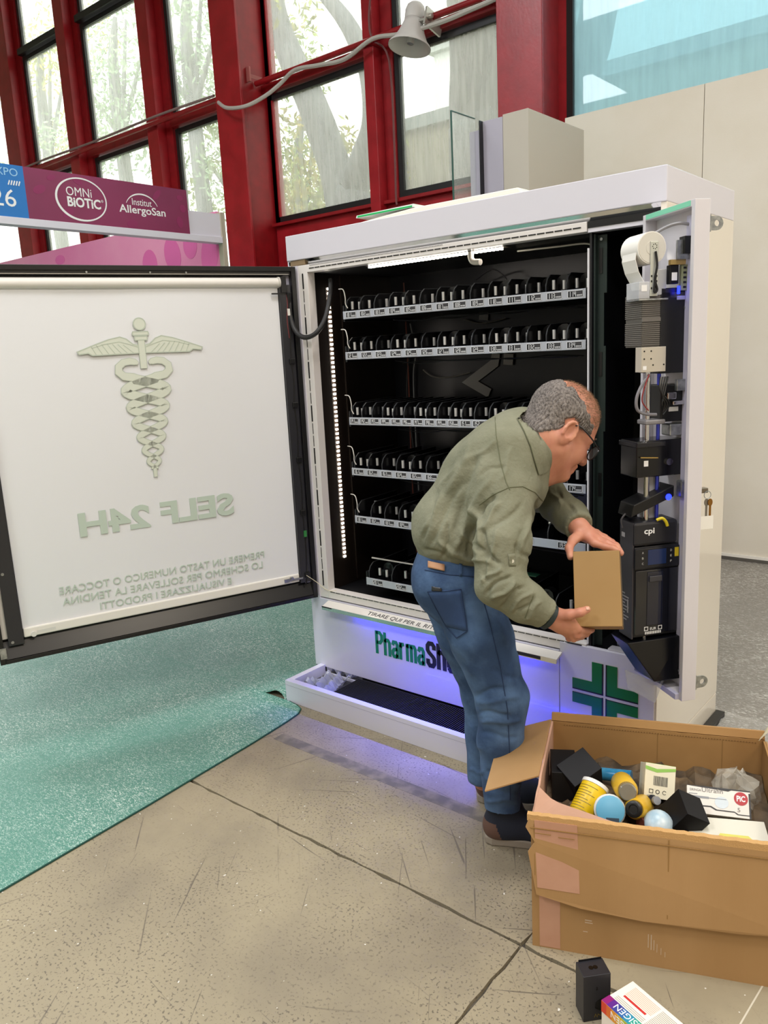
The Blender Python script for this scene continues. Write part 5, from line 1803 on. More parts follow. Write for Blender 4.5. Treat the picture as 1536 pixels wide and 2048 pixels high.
# dark heap of further goods below the visible layer
rr = np.random.RandomState(21)
nx, ny = 26, 22
vs = [(.008 + (CW - .016) * i / nx, .008 + (CD - .016) * j / ny, .262 + .018 * rr.rand() + (.02 if (i // 3 + j // 4) % 2 else 0)) for j in range(ny + 1) for i in range(nx + 1)]
fs = [(j * (nx + 1) + i, j * (nx + 1) + i + 1, (j + 1) * (nx + 1) + i + 1, (j + 1) * (nx + 1) + i) for j in range(ny) for i in range(nx)]
nb = len(vs)
vs += [(x, y, .009) for x, y, z in vs[:]]
rim = [i for i in range(nx + 1)] + [(j + 1) * (nx + 1) - 1 for j in range(1, ny + 1)] + [ny * (nx + 1) + i for i in range(nx - 1, -1, -1)] + [j * (nx + 1) for j in range(ny - 1, 0, -1)]
fs += [(rim[k], rim[(k + 1) % len(rim)], nb + rim[(k + 1) % len(rim)], nb + rim[k]) for k in range(len(rim))]
o = MB(CT).add(vs, fs).build('packed_goods', M('packed_goods_dark', '#3b332a', .7, var=(14, '#6d5a42')), None, label='dark jumble of smaller goods at the bottom of the carton', cat='goods', kind='stuff')

# ------------------------------------------------------------------ two boxes on the floor in front
e = empty('black_box', (1.985, -1.04, 0), 'tall matt black box standing on the concrete in front of the carton', 'box')
a, b, c = at(1167, 2045, 2, 0), at(1221, 2036, 2, 0), at(1150, 2012, 2, 0)
a, b, c = Vector(a), Vector(b), Vector(c)
u = (b - a).normalized()
v = Vector((-u.y, u.x, 0))
wu, wv = (b - a).length, max(.05, (c - a).dot(v))
T = frame(a, u, v, (0, 0, 1))
HB = .127
MB(T).box(0, wu, 0, wv, 0, HB).build('box_body', M('black_card_floor', '#1b1b20', .42, var=(9, '#222228')), e, bevel=.0012)
MB(T).box(wu * .1, wu * .95, wv - .002, wv, HB, HB + .004).build('lid_tab', BLKCARD, e)
FB = T @ frame((0, -.0003, 0), (1, 0, 0), (0, 0, 1), (0, -1, 0))
TB = T @ frame((0, 0, HB + .0003), (1, 0, 0), (0, 1, 0), (0, 0, 1))
m = MB(TB)
m.prism(ell(wu * .42, wv * .5, .006, .006, 12), 0, .0004).prism(ell(wu * .58, wv * .5, .006, .006, 12), 0, .0004)
m.build('gloss_mark', BLKPATCH, e)
m = MB(FB)
m.prism([(wu * .45, .052), (wu * .62, .060), (wu, .062), (wu, .028), (wu * .62, .026), (wu * .42, .036)], 0, .0004).prism([(wu * .46, .086), (wu * .52, .086), (wu * .52, .093), (wu * .48, .095)], 0, .0004)
m.build('gloss_mark', BLKPATCH, e)
MB(FB).stroke([(wu * .40, .010), (wu * .44, .019), (wu * .50, .010), (wu * .54, .018), (wu * .62, .013), (wu * .80, .0145)], .0014, 0, .0004).build('gold_print', GOLDP, e)

e = empty('colourful_box', (2.11, -1.06, 0), 'white supplement box with a rainbow band lying on the floor by the black box', 'box')
A_ = Vector((2.034, -1.111, 0))
e1, e2 = Vector((.131, -.048, 0)).normalized(), Vector((.048, .131, 0)).normalized()
T = frame(A_, e1, e2, (0, 0, 1))
LB, DB, HB = .16, .104, .10
MB(T).box(0, LB, 0, DB, 0, HB).build('box_body', M('supplement_white', '#efe6da', .45), e, bevel=.0012)
RAIN_T = ['#8a1a6e', '#5a2487', '#37408f', '#2b62a0', '#2886a4', '#2f9a8a', '#3f9a5c', '#6aa648', '#9fae3c', '#c9b23a']
RAIN_F = ['#d8402a', '#e0702a', '#e79a2c', '#e4bc34', '#bcc23e', '#7fb54a', '#45a267', '#3a9e92', '#3a86b0', '#4a66a8']
TT_ = T @ frame((0, 0, HB + .0003), (1, 0, 0), (0, 1, 0), (0, 0, 1))
TF_ = T @ frame((0, -.0003, 0), (1, 0, 0), (0, 0, 1), (0, -1, 0))
for k in range(10):
    x0, x1 = LB * k / 10, LB * (k + 1) / 10
    MB(TT_).prism([(x0, 0), (x1, 0), (x1, .026), (x0, .026)], 0, .0004).build('rainbow_band', M('rain_t%d' % k, RAIN_T[k], .4), e)
    MB(TF_).prism([(x0, HB - .030), (x1, HB - .030), (x1, HB), (x0, HB)], 0, .0004).build('rainbow_band', M('rain_f%d' % k, RAIN_F[k], .4), e)
R180 = Matrix.Rotation(math.pi, 4, 'Z')
text_in(MB(), 'MASSIGEN', -.135, -.030, -.022, -.006, TT_ @ Matrix.Translation((0, 0, .0004)) @ R180).build('lettering', WHITE_PRINT, e)
text_in(MB(), 'MASSIGEN', -.135, -.030, -(HB - .006), -(HB - .022), TF_ @ Matrix.Translation((0, 0, .0004)) @ R180 @ Matrix.Scale(1, 4)).build('lettering', WHITE_PRINT, e)
MB(TF_).box(.02, .06, .03, .045, 0, .0004).build('red_print', M('print_red', '#c22c2c', .5), e)
MB(TT_).prism([(.020, .050), (.085, .050), (.085, .056), (.020, .056)], 0, .0004).build('red_bar', M('print_red', '#c22c2c', .5), e)
m = MB(TT_)
for k in range(8):
    m.prism([(.018, .060 + k * .0045), (.094, .060 + k * .0045), (.094, .0612 + k * .0045), (.018, .0612 + k * .0045)], 0, .0003)
m.build('table_print', M('print_salmon', '#d9a48c', .5), e)
m = MB(TT_)
for k in range(14):
    m.prism([(.10, .032 + k * .0045), (.148, .032 + k * .0045), (.148, .0332 + k * .0045), (.10, .0332 + k * .0045)], 0, .0003)
for k in range(3):
    m.prism([(.012, .030 + k * .005), (.095, .030 + k * .005), (.095, .0312 + k * .005), (.012, .0312 + k * .005)], 0, .0003)
m.build('small_print', M('print_greybrown', '#9a8f84', .5), e)

# ------------------------------------------------------------------ the man: implicit surfaces meshed with surface nets
# work space: a = right, b = up, c = away (metres), axes of the viewing direction, man stands about 2.5 m off
AX = np.array([CR, CU, CF])


def pq(px, py, d):
    return np.array([(px - 768) / FPX * d, -(py - 1024) / FPX * d, d])


def to_world(v):
    return CP + np.asarray(v) @ AX


def to_abc(w):
    return AX @ (np.asarray(w) - CP)


class Field:
    def __init__(self, lo, hi, h):
        self.lo, self.h = np.array(lo, float), h
        self.n = np.ceil((np.array(hi) - self.lo) / h).astype(int) + 1
        self.F = np.full(self.n, 0.5, np.float32)

    def _grid(self, lo, hi):
        i0 = np.maximum(0, np.floor((lo - self.lo) / self.h).astype(int))
        i1 = np.minimum(self.n, np.ceil((hi - self.lo) / self.h).astype(int) + 1)
        if (i1 <= i0).any():
            return None
        ax = [(self.lo[k] + self.h * np.arange(i0[k], i1[k])).astype(np.float32) for k in range(3)]
        return tuple(slice(i0[k], i1[k]) for k in range(3)), np.meshgrid(*ax, indexing='ij')

    def put(self, lo, hi, fn, k, mode='add'):
        g = self._grid(np.array(lo) - k - 2 * self.h, np.array(hi) + k + 2 * self.h)
        if g is None:
            return self
        sl, (X, Y, Z) = g
        d = fn(X, Y, Z)
        cur = self.F[sl]
        if mode == 'add':
            hh = np.clip(0.5 + 0.5 * (cur - d) / k, 0, 1)
            self.F[sl] = cur + (d - cur) * hh - k * hh * (1 - hh)
        elif mode == 'sub':
            hh = np.clip(0.5 - 0.5 * (cur + d) / k, 0, 1)
            self.F[sl] = cur + (-d - cur) * hh + k * hh * (1 - hh)
        return self

    def cone(self, p0, p1, r0, r1, k=.02, flat=1.0, mode='add'):
        """tapered capsule; flat > 1 widens it along c (the man's side-to-side direction)"""
        p0, p1 = np.asarray(p0, float), np.asarray(p1, float)
        R = max(r0, r1)
        ext = np.array([R, R, R * flat])

        def fn(X, Y, Z):
            d = p1 - p0
            L2 = d @ d + 1e-12
            t = np.clip(((X - p0[0]) * d[0] + (Y - p0[1]) * d[1] + (Z - p0[2]) * d[2]) / L2, 0, 1)
            return np.sqrt((X - p0[0] - t * d[0]) ** 2 + (Y - p0[1] - t * d[1]) ** 2 + ((Z - p0[2] - t * d[2]) / flat) ** 2) - (r0 + (r1 - r0) * t)
        return self.put(np.minimum(p0, p1) - ext, np.maximum(p0, p1) + ext, fn, k, mode)

    def ell(self, c, rad, k=.02, R=None, mode='add'):
        c, rad = np.asarray(c, float), np.asarray(rad, float)
        R = np.eye(3) if R is None else np.asarray(R)      # rows = local axes
        m = rad.max()

        def fn(X, Y, Z):
            x, y, z = X - c[0], Y - c[1], Z - c[2]
            q = [(R[i][0] * x + R[i][1] * y + R[i][2] * z) for i in range(3)]
            k0 = np.sqrt(sum((q[i] / rad[i]) ** 2 for i in range(3)))
            k1 = np.sqrt(sum((q[i] / rad[i] ** 2) ** 2 for i in range(3))) + 1e-9
            return k0 * (k0 - 1) / k1
        return self.put(c - m, c + m, fn, k, mode)

    def chain(self, pts, rs, k=.008):
        for i in range(len(pts) - 1):
            self.cone(pts[i], pts[i + 1], rs[i], rs[i + 1], k)
        return self

    def cut(self, p, nrm):
        """remove the side the normal points to"""
        ax = [(self.lo[k] + self.h * np.arange(self.n[k])).astype(np.float32) for k in range(3)]
        d = (ax[0][:, None, None] - p[0]) * nrm[0] + (ax[1][None, :, None] - p[1]) * nrm[1] + (ax[2][None, None, :] - p[2]) * nrm[2]
        self.F = np.maximum(self.F, d.astype(np.float32))
        return self

    def mesh(self):
        F, h = self.F, self.h
        S = F < 0
        nx, ny, nz = F.shape
        corner = [(i, j, k) for i in (0, 1) for j in (0, 1) for k in (0, 1)]
        cnt = np.zeros((nx - 1, ny - 1, nz - 1), np.int8)
        for i, j, k in corner:
            cnt += S[i:nx - 1 + i, j:ny - 1 + j, k:nz - 1 + k]
        act = (cnt > 0) & (cnt < 8)
        I = np.argwhere(act)
        idx = np.full(act.shape, -1, np.int32)
        idx[act] = np.arange(len(I))
        acc = np.zeros((len(I), 3))
        num = np.zeros(len(I))
        for a in corner:
            for ax in range(3):
                if a[ax] == 1:
                    continue
                b = list(a)
                b[ax] = 1
                fa = F[I[:, 0] + a[0], I[:, 1] + a[1], I[:, 2] + a[2]]
                fb = F[I[:, 0] + b[0], I[:, 1] + b[1], I[:, 2] + b[2]]
                m = (fa < 0) != (fb < 0)
                t = fa[m] / (fa[m] - fb[m])
                p = np.tile(np.array(a, float), (m.sum(), 1))
                p[:, ax] += t
                acc[m] += p
                num[m] += 1
        V = self.lo + h * (I + acc / num[:, None])
        faces = []
        for ax in range(3):
            u, w = [q for q in range(3) if q != ax]
            sl0 = [slice(None)] * 3
            sl1 = [slice(None)] * 3
            sl0[ax], sl1[ax] = slice(0, -1), slice(1, None)
            cr = S[tuple(sl0)] != S[tuple(sl1)]
            E_ = np.argwhere(cr)
            E_ = E_[(E_[:, u] > 0) & (E_[:, w] > 0) & (E_[:, u] < F.shape[u] - 1) & (E_[:, w] < F.shape[w] - 1)]
            q = []
            for du, dw in ((-1, -1), (0, -1), (0, 0), (-1, 0)):
                c = E_.copy()
                c[:, u] += du
                c[:, w] += dw
                q.append(idx[c[:, 0], c[:, 1], c[:, 2]])
            Q = np.stack(q, 1)
            flip = S[tuple(sl0)][E_[:, 0], E_[:, 1], E_[:, 2]]
            if ax == 1:
                flip = ~flip
            Q[~flip] = Q[~flip][:, ::-1]
            faces.append(Q)
        return V, np.concatenate(faces)


def np_normals(V, Fq):
    n = np.zeros_like(V)
    fn = np.cross(V[Fq[:, 2]] - V[Fq[:, 0]], V[Fq[:, 3]] - V[Fq[:, 1]])
    for k in range(4):
        np.add.at(n, Fq[:, k], fn)
    return n / (np.linalg.norm(n, axis=1, keepdims=True) + 1e-12)


def relax(V, Fq, it=2):
    for _ in range(it):
        s = np.zeros_like(V)
        c = np.zeros(len(V))
        for k in range(4):
            np.add.at(s, Fq[:, k], V[Fq[:, (k + 1) % 4]] + V[Fq[:, (k + 3) % 4]])
            np.add.at(c, Fq[:, k], 2)
        V = V * .5 + .5 * s / np.maximum(c, 1)[:, None]
    return V


def abc_obj(name, V, Fq, mats, parent, mi=None, smooth='all'):
    me = bpy.data.meshes.new(name)
    me.from_pydata([tuple(v) for v in to_world(V)], [], [tuple(int(i) for i in f[::-1]) for f in Fq])
    for m in (mats if isinstance(mats, (list, tuple)) else [mats]):
        me.materials.append(m)
    if mi is not None:
        me.polygons.foreach_set('material_index', mi)
    me.update()
    return link(name, me, parent, smooth)


SKIN = M('skin', '#cb8f74', .5, var=(30, '#bd7c66', .3, .75), sss=.12, bump=(220, .06, .002))
man = empty('person', (1.40, -.58, 0), 'bending man in an olive shirt and blue jeans holding a small brown box', 'person')

# ---- joints
pel = pq(905, 1118, 2.58)
hipR, hipL = pq(912, 1150, 2.50), pq(890, 1150, 2.68)
kneeR, kneeL = pq(1004, 1395, 2.52), pq(968, 1385, 2.74)
ankR, ankL = pq(1004, 1615, 2.60), pq(966, 1560, 2.80)
chest = pq(985, 965, 2.50)
ubk = pq(1035, 890, 2.48)
neck0, neck1 = pq(1062, 905, 2.46), pq(1122, 862, 2.43)
shR, elR, wrR = pq(1012, 985, 2.30), pq(1003, 1170, 2.24), pq(1094, 1231, 2.26)
shL, elL, wrL = pq(1075, 945, 2.66), pq(1092, 990, 2.70), pq(1157, 1054, 2.46)

# ---- head frame
hf = np.array([.78, -.47, .40])
hf /= np.linalg.norm(hf)
hu = np.array([.46, .88, .0])
hu -= hf * (hu @ hf)
hu /= np.linalg.norm(hu)
hl = np.cross(hf, hu)
HR = np.array([hf, hl, hu])
HSC = 1.12
earpx = pq(1136, 866, 2.345)
hc = earpx - (hf * -.022 + hl * -.079 + hu * -.022) * HSC


def hp(f, l, u):
    return hc + (hf * f + hl * l + hu * u) * HSC


# ---- body (skin), one continuous surface from head to feet
bf = Field(pq(820, 1720, 2.2) - [.05, .02, .12], pq(1262, 735, 2.6) + [.02, .02, .35], .0036)
S_ = HSC
bf.ell(hp(-.010, 0, .035), np.array([.104, .080, .088]) * S_, .02, HR)
bf.ell(hp(.030, 0, -.022), np.array([.066, .064, .085]) * S_, .03, HR)
for sg in (-1, 1):
    bf.cone(hp(.0, sg * .052, -.06), hp(.065, sg * .02, -.108), .026 * S_, .022 * S_, .025)
    bf.ell(hp(.052, sg * .036, -.045), np.array([.032, .028, .034]) * S_, .02, HR)
    bf.cone(hp(.083, sg * .012, .012), hp(.070, sg * .046, .008), .013 * S_, .011 * S_, .012)
    bf.ell(hp(.104, sg * .013, -.046), np.array([.010, .009, .008]) * S_, .006, HR)
    bf.ell(hp(.094, sg * .032, -.008), np.array([.014, .016, .011]) * S_, .010, HR, 'sub')
    # ear: disc with rim and hollow
    er = HR.copy()
    bf.ell(hp(-.022, sg * .079, -.022), np.array([.021, .009, .033]) * S_, .006, er)
    bf.ell(hp(-.026, sg * .085, -.016), np.array([.013, .006, .019]) * S_, .004, er, 'sub')
    rim_ = [hp(-.022 + .019 * math.cos(t), sg * .085, -.018 + .029 * math.sin(t)) for t in np.linspace(-.6, 3.6, 9)]
    bf.chain(rim_, [.0042 * S_] * 9, .004)
bf.cone(hp(.092, 0, .0), hp(.117, 0, -.042), .010 * S_, .0125 * S_, .012)
bf.cone(hp(.090, -.02, -.070), hp(.090, .02, -.070), .008 * S_, .008 * S_, .010)
bf.cone(hp(.088, -.017, -.084), hp(.088, .017, -.084), .009 * S_, .009 * S_, .008)
bf.ell(hp(.076, 0, -.108), np.array([.022, .026, .018]) * S_, .02, HR)
bf.cone(hp(-.050, 0, -.045), neck0 + [-.006, .006, 0], .062 * S_, .080, .035)
bf.cone(hp(.03, 0, -.09), pq(1085, 940, 2.46), .035, .05, .03)
# trunk and limbs inside the clothes
bf.cone(neck0, chest, .09, .115, .05, 1.2)
bf.cone(chest, pel, .115, .105, .06, 1.2)
for a, b_, c_, d_ in ((hipR, kneeR, ankR, 1), (hipL, kneeL, ankL, 0)):
    bf.cone(a, b_, .07, .05, .04).cone(b_, c_, .046, .036, .02)
for a, b_, c_ in ((shR, elR, wrR), (shL, elL, wrL)):
    bf.cone(a, b_, .050, .042, .03).cone(b_, c_, .040, .029, .02, 1.0)
bf.cone(ubk, shR, .07, .05, .04).cone(ubk, shL, .07, .05, .04)


# ---- right hand (near), gripping the box from below: back of the hand to the viewer, thumb on the front
def FP(*a):
    return [pq(*q) for q in a]


bf.cone(wrR, pq(1124, 1241, 2.265), .030, .034, .015, .75)
for q, r in (((1112, 1232, 2.255), .021), ((1116, 1243, 2.265), .021), ((1118, 1253, 2.28), .019)):
    bf.cone(wrR, pq(*q), .021, r, .012)
knR = FP((1140, 1238, 2.245), (1141, 1250, 2.25), (1139, 1260, 2.262), (1134, 1266, 2.28))
for p in knR:
    bf.cone(pq(1112, 1242, 2.262), p, .018, .0135, .012)
bf.chain([knR[0], pq(1157, 1259, 2.252), pq(1176, 1262, 2.285), pq(1184, 1260, 2.325)], [.0125, .0112, .0100, .0088], .004)
bf.chain([knR[1], pq(1155, 1270, 2.262), pq(1172, 1268, 2.305), pq(1178, 1261, 2.345)], [.0125, .0114, .0102, .0088], .004)
bf.chain([knR[2], pq(1147, 1277, 2.28), pq(1163, 1273, 2.325), pq(1170, 1263, 2.36)], [.0120, .0108, .0096, .0084], .004)
bf.chain([knR[3], pq(1138, 1277, 2.30), pq(1150, 1275, 2.34), pq(1158, 1265, 2.37)], [.0108, .0096, .0086, .0076], .004)
bf.chain([pq(1118, 1230, 2.245), pq(1140, 1229, 2.222), pq(1160, 1225, 2.208), pq(1174, 1219, 2.212)], [.018, .0145, .0120, .0108], .008)
# ---- left hand (far), laid over the top of the box, thumb down behind its left side
pal = pq(1178, 1071, 2.45)
bf.cone(wrL, pal, .029, .026, .015)
knL = FP((1189, 1086, 2.405), (1194, 1078, 2.425), (1195, 1071, 2.45), (1192, 1066, 2.475))
for p in knL:
    bf.cone(pq(1168, 1066, 2.45), p, .020, .0135, .012)
bf.chain([knL[0], pq(1209, 1093, 2.385), pq(1226, 1097, 2.37), pq(1236, 1101, 2.36)], [.0125, .0110, .0098, .0086], .004)
bf.chain([knL[1], pq(1214, 1086, 2.40), pq(1232, 1094, 2.385), pq(1242, 1107, 2.375)], [.0125, .0112, .0100, .0088], .004)
bf.chain([knL[2], pq(1215, 1080, 2.425), pq(1233, 1091, 2.41), pq(1243, 1106, 2.40)], [.0120, .0108, .0096, .0084], .004)
bf.chain([knL[3], pq(1209, 1074, 2.46), pq(1225, 1084, 2.45), pq(1235, 1096, 2.445)], [.0108, .0096, .0086, .0076], .004)
bf.chain([pq(1162, 1068, 2.44), pq(1146, 1080, 2.415), pq(1138, 1096, 2.385), pq(1141, 1114, 2.36)], [.020, .0145, .0118, .0104], .008)
V, Fq = bf.mesh()
V = relax(V, Fq, 1)
body = abc_obj('body', V, Fq, SKIN, man)
bodyV, bodyF = V, Fq
bodyN = np_normals(V, Fq)
_c = (V - hc) @ HR.T / HSC
# make normals point outwards
if np.mean(np.sum(bodyN * (V - V.mean(0)), 1)) < 0:
    bodyN = -bodyN

# finger nails
NAIL = M('finger_nail', '#d9a890', .3)
from mathutils.bvhtree import BVHTree


def bvh(V, Fq):
    return BVHTree.FromPolygons([tuple(v) for v in to_world(V)], [tuple(int(i) for i in f) for f in Fq])


def cast(tree, px, py, off=.0):
    """point on a surface of the man found under a photo position, lifted off by off"""
    d = Vector(ray(px, py)).normalized()
    hit, nn, _, _ = tree.ray_cast(Vector(CP), d)
    if hit is None:
        return None
    if nn.dot(d) > 0:
        nn = -nn
    return hit + nn * off


def patch(tree, poly, off, thick=.001, sub=5):
    """a thin patch lying on a surface, outlined by photo positions (a quad)"""
    P_ = [Vector((*q, 0)) for q in poly]
    m = MB()
    vs, fs = [], []
    n = sub
    for j in range(n + 1):
        for i in range(n + 1):
            u, v = i / n, j / n
            q = (P_[0] * (1 - u) + P_[1] * u) * (1 - v) + (P_[3] * (1 - u) + P_[2] * u) * v
            p = cast(tree, q.x, q.y, off)
            if p is None:
                return None
            vs.append(p)
    for j in range(n):
        for i in range(n):
            a = j * (n + 1) + i
            fs.append((a, a + 1, a + n + 2, a + n + 1))
    k = len(vs)
    dr_ = -Vector(CF) * thick
    m.add(vs + [p + dr_ for p in vs], [tuple(reversed(f)) for f in fs] + [tuple(q + k for q in f) for f in fs] +
          [(i, i + 1, k + i + 1, k + i) for i in range(n)] + [(n * (n + 1) + i + 1, n * (n + 1) + i, k + n * (n + 1) + i, k + n * (n + 1) + i + 1) for i in range(n)] +
          [((j + 1) * (n + 1), j * (n + 1), k + j * (n + 1), k + (j + 1) * (n + 1)) for j in range(n)] + [(j * (n + 1) + n, (j + 1) * (n + 1) + n, k + (j + 1) * (n + 1) + n, k + j * (n + 1) + n) for j in range(n)])
    return m


def seam(tree, pts, r, off, sm=6):
    q = []
    for i in range(len(pts) - 1):
        for j in range(sm):
            t = j / sm
            q.append((pts[i][0] * (1 - t) + pts[i + 1][0] * t, pts[i][1] * (1 - t) + pts[i + 1][1] * t))
    q.append(pts[-1])
    c = [cast(tree, a, b, off) for a, b in q]
    c = [p for p in c if p is not None]
    return MB().tube(c, r, n=5) if len(c) > 1 else None


bt = bvh(bodyV, bodyF)
m = patch(bt, [(1171, 1214), (1178, 1213), (1179, 1220), (1173, 1221)], .0004, .0008, 3)
if m:
    m.build('thumb_nail', NAIL, body, smooth='all')

# ---- shirt
sf = Field(pq(815, 1265, 2.2) - [.02, .02, .10], pq(1200, 805, 2.6) + [.02, .02, .36], .0042)
sf.cone(pq(1040, 895, 2.48), pq(985, 965, 2.50), .125, .150, .06, 1.30)
sf.cone(pq(985, 965, 2.50), pq(925, 1060, 2.54), .150, .146, .07, 1.22)
sf.cone(pq(915, 1060, 2.54), pq(912, 1092, 2.56), .138, .118, .05, 1.22)
sf.ell(pq(900, 1050, 2.52), (.095, .085, .15), .05)
sf.ell(pq(888, 1078, 2.50), (.06, .05, .10), .04)
sf.cone(pq(1005, 905, 2.37), pq(1010, 905, 2.62), .085, .085, .06)
sf.cone(shR + [-.005, .01, .03], pq(1004, 1090, 2.26), .088, .078, .05)
sf.cone(pq(1004, 1090, 2.26), pq(1000, 1165, 2.235), .078, .066, .03)
sf.cone(elR, pq(1050, 1203, 2.245), .066, .058, .03)
sf.cone(pq(1050, 1203, 2.245), pq(1086, 1226, 2.255), .057, .050, .02)
sf.cone(shL, elL, .075, .064, .05)
sf.cone(elL, pq(1140, 1033, 2.54), .064, .055, .03)
sf.cone(pq(1140, 1033, 2.54), pq(1155, 1050, 2.475), .053, .047, .02)
sf.cone(pq(1062, 905, 2.46), pq(1085, 885, 2.45), .092, .082, .03)
# cuffs cut square
wd = (wrR - pq(1040, 1197, 2.245))
wd /= np.linalg.norm(wd)
g_ = sf._grid(pq(1060, 1280, 2.1), pq(1130, 1190, 2.42))
if g_:
    sl_, (X_, Y_, Z_) = g_
    pc_ = pq(1091, 1229, 2.256)
    dd = (X_ - pc_[0]) * wd[0] + (Y_ - pc_[1]) * wd[1] + (Z_ - pc_[2]) * wd[2]
    sf.F[sl_] = np.maximum(sf.F[sl_], dd)
wd2 = (wrL - pq(1118, 1012, 2.6))
wd2 /= np.linalg.norm(wd2)
g_ = sf._grid(pq(1128, 1095, 2.3), pq(1215, 1000, 2.62))
if g_:
    sl_, (X_, Y_, Z_) = g_
    pc_ = pq(1158, 1053, 2.462)
    dd = (X_ - pc_[0]) * wd2[0] + (Y_ - pc_[1]) * wd2[1] + (Z_ - pc_[2]) * wd2[2]
    sf.F[sl_] = np.maximum(sf.F[sl_], dd)
# neck opening: square cut across the collar
nd = np.array([.72, .66, -.12])
nd /= np.linalg.norm(nd)
g_ = sf._grid(pq(1030, 980, 2.25), pq(1200, 780, 2.75))
if g_:
    sl_, (X_, Y_, Z_) = g_
    pc_ = pq(1083, 888, 2.45)
    dd = (X_ - pc_[0]) * nd[0] + (Y_ - pc_[1]) * nd[1] + (Z_ - pc_[2]) * nd[2]
    near = ((X_ - pc_[0]) ** 2 + (Y_ - pc_[1]) ** 2) < .11 ** 2
    sf.F[sl_] = np.where(near, np.maximum(sf.F[sl_], dd), sf.F[sl_])
V, Fq = sf.mesh()
V = relax(V, Fq, 2)
N = np_normals(V, Fq)
if np.mean(np.sum(N * (V - V.mean(0)), 1)) < 0:
    N = -N
# cloth folds: ridges (+) and valleys (-) along lines given in photo positions
FOLDS = [(940, 900, 870, 1040, 9, .006), (955, 915, 905, 1060, 8, -.006), (980, 960, 905, 1100, 8, .006), (930, 960, 858, 1085, 7, -.005), (900, 960, 850, 1060, 6, .004),
         (960, 1010, 935, 1110, 7, -.008), (945, 1015, 965, 1090, 7, .007), (925, 1060, 960, 1120, 6, .006), (985, 990, 955, 1030, 6, -.008), (880, 1080, 940, 1125, 6, .006),
         (850, 1095, 900, 1120, 5, -.005), (900, 1050, 885, 1115, 5, -.005), (960, 1060, 985, 1120, 6, -.007), (1000, 1010, 960, 1060, 6, .007), (1040, 1010, 985, 1060, 7, -.005),
         (1060, 1030, 1040, 1110, 7, .005), (990, 1060, 975, 1150, 6, .004), (1030, 1090, 1060, 1120, 6, -.004), (965, 1165, 1000, 1135, 5, .007), (970, 1185, 1020, 1150, 5, -.007),
         (985, 1200, 1030, 1165, 5, .007), (1000, 1215, 1045, 1175, 5, -.006), (1020, 1220, 1060, 1185, 5, .006), (1035, 1228, 1070, 1192, 4, -.005), (1050, 1238, 1080, 1205, 4, .004),
         (1100, 975, 1120, 1010, 5, .005), (1112, 965, 1140, 1020, 5, -.005), (1125, 985, 1155, 1030, 4, .004), (990, 880, 935, 930, 7, .004), (1010, 930, 960, 950, 6, -.003),
         (1025, 900, 1000, 960, 6, .003), (870, 1000, 850, 1080, 5, -.004), (915, 925, 880, 985, 6, .004), (940, 1090, 1000, 1125, 6, -.006), (905, 1105, 985, 1130, 5, .005),
         (1075, 1000, 1082, 1060, 5, -.005), (1050, 1060, 1020, 1130, 6, -.004), (965, 1110, 975, 1160, 5, -.006)]
PXv = 768 + FPX * V[:, 0] / V[:, 2]
PYv = 1024 - FPX * V[:, 1] / V[:, 2]
disp = np.zeros(len(V))
for x0, y0, x1, y1, w, amp in FOLDS:
    dx, dy = x1 - x0, y1 - y0
    L_ = math.hypot(dx, dy)
    t = ((PXv - x0) * dx + (PYv - y0) * dy) / L_ / L_
    wob = 4 * np.sin(t * 5 + x0)
    s = ((PXv - x0) * dy - (PYv - y0) * dx) / L_ + wob
    disp += 1.5 * amp * np.exp(-(s / (w * .8)) ** 2) * np.exp(-np.clip(np.abs(t - .5) - .38, 0, None) ** 2 / .02)
rs_ = np.random.RandomState(2)
for k in range(14):
    kv = rs_.normal(size=3) * rs_.uniform(14, 45)
    disp += .0009 * np.sin(V @ kv + rs_.uniform(0, 6))
V = V + N * disp[:, None]
SHIRT = M('olive_linen', '#70715c', .85, var=(10, '#84846f', .3, .7), bump=(75, .5, .006))
shirt = abc_obj('shirt', V, Fq, SHIRT, man)
st_ = bvh(V, Fq)
SEAMM = M('shirt_seam', '#62644c', .9)
for pts in ([(990, 835), (992, 870), (1000, 920), (1012, 965), (1020, 980)], [(958, 1010), (985, 990), (1018, 975), (1045, 973), (1070, 985), (1085, 1002)],
            [(1066, 1192), (1050, 1236)]):
    m = seam(st_, pts, .0014, .0006)
    if m:
        m.build('seam', SEAMM, shirt, smooth=True)
p = cast(st_, 1024, 1122, .0)
if p:
    m = MB()
    nn_ = -Vector(CF)
    m.cyl(p - nn_ * .002, p + nn_ * .003, .0055, n=16)
    m.build('sleeve_button', M('button_pale', '#cfc9b8', .4), shirt, smooth=True)
m = patch(st_, [(1016, 1108), (1030, 1107), (1032, 1132), (1018, 1133)], .0008, .001, 4)
if m:
    m.build('sleeve_tab', SHIRT, shirt, smooth='all')
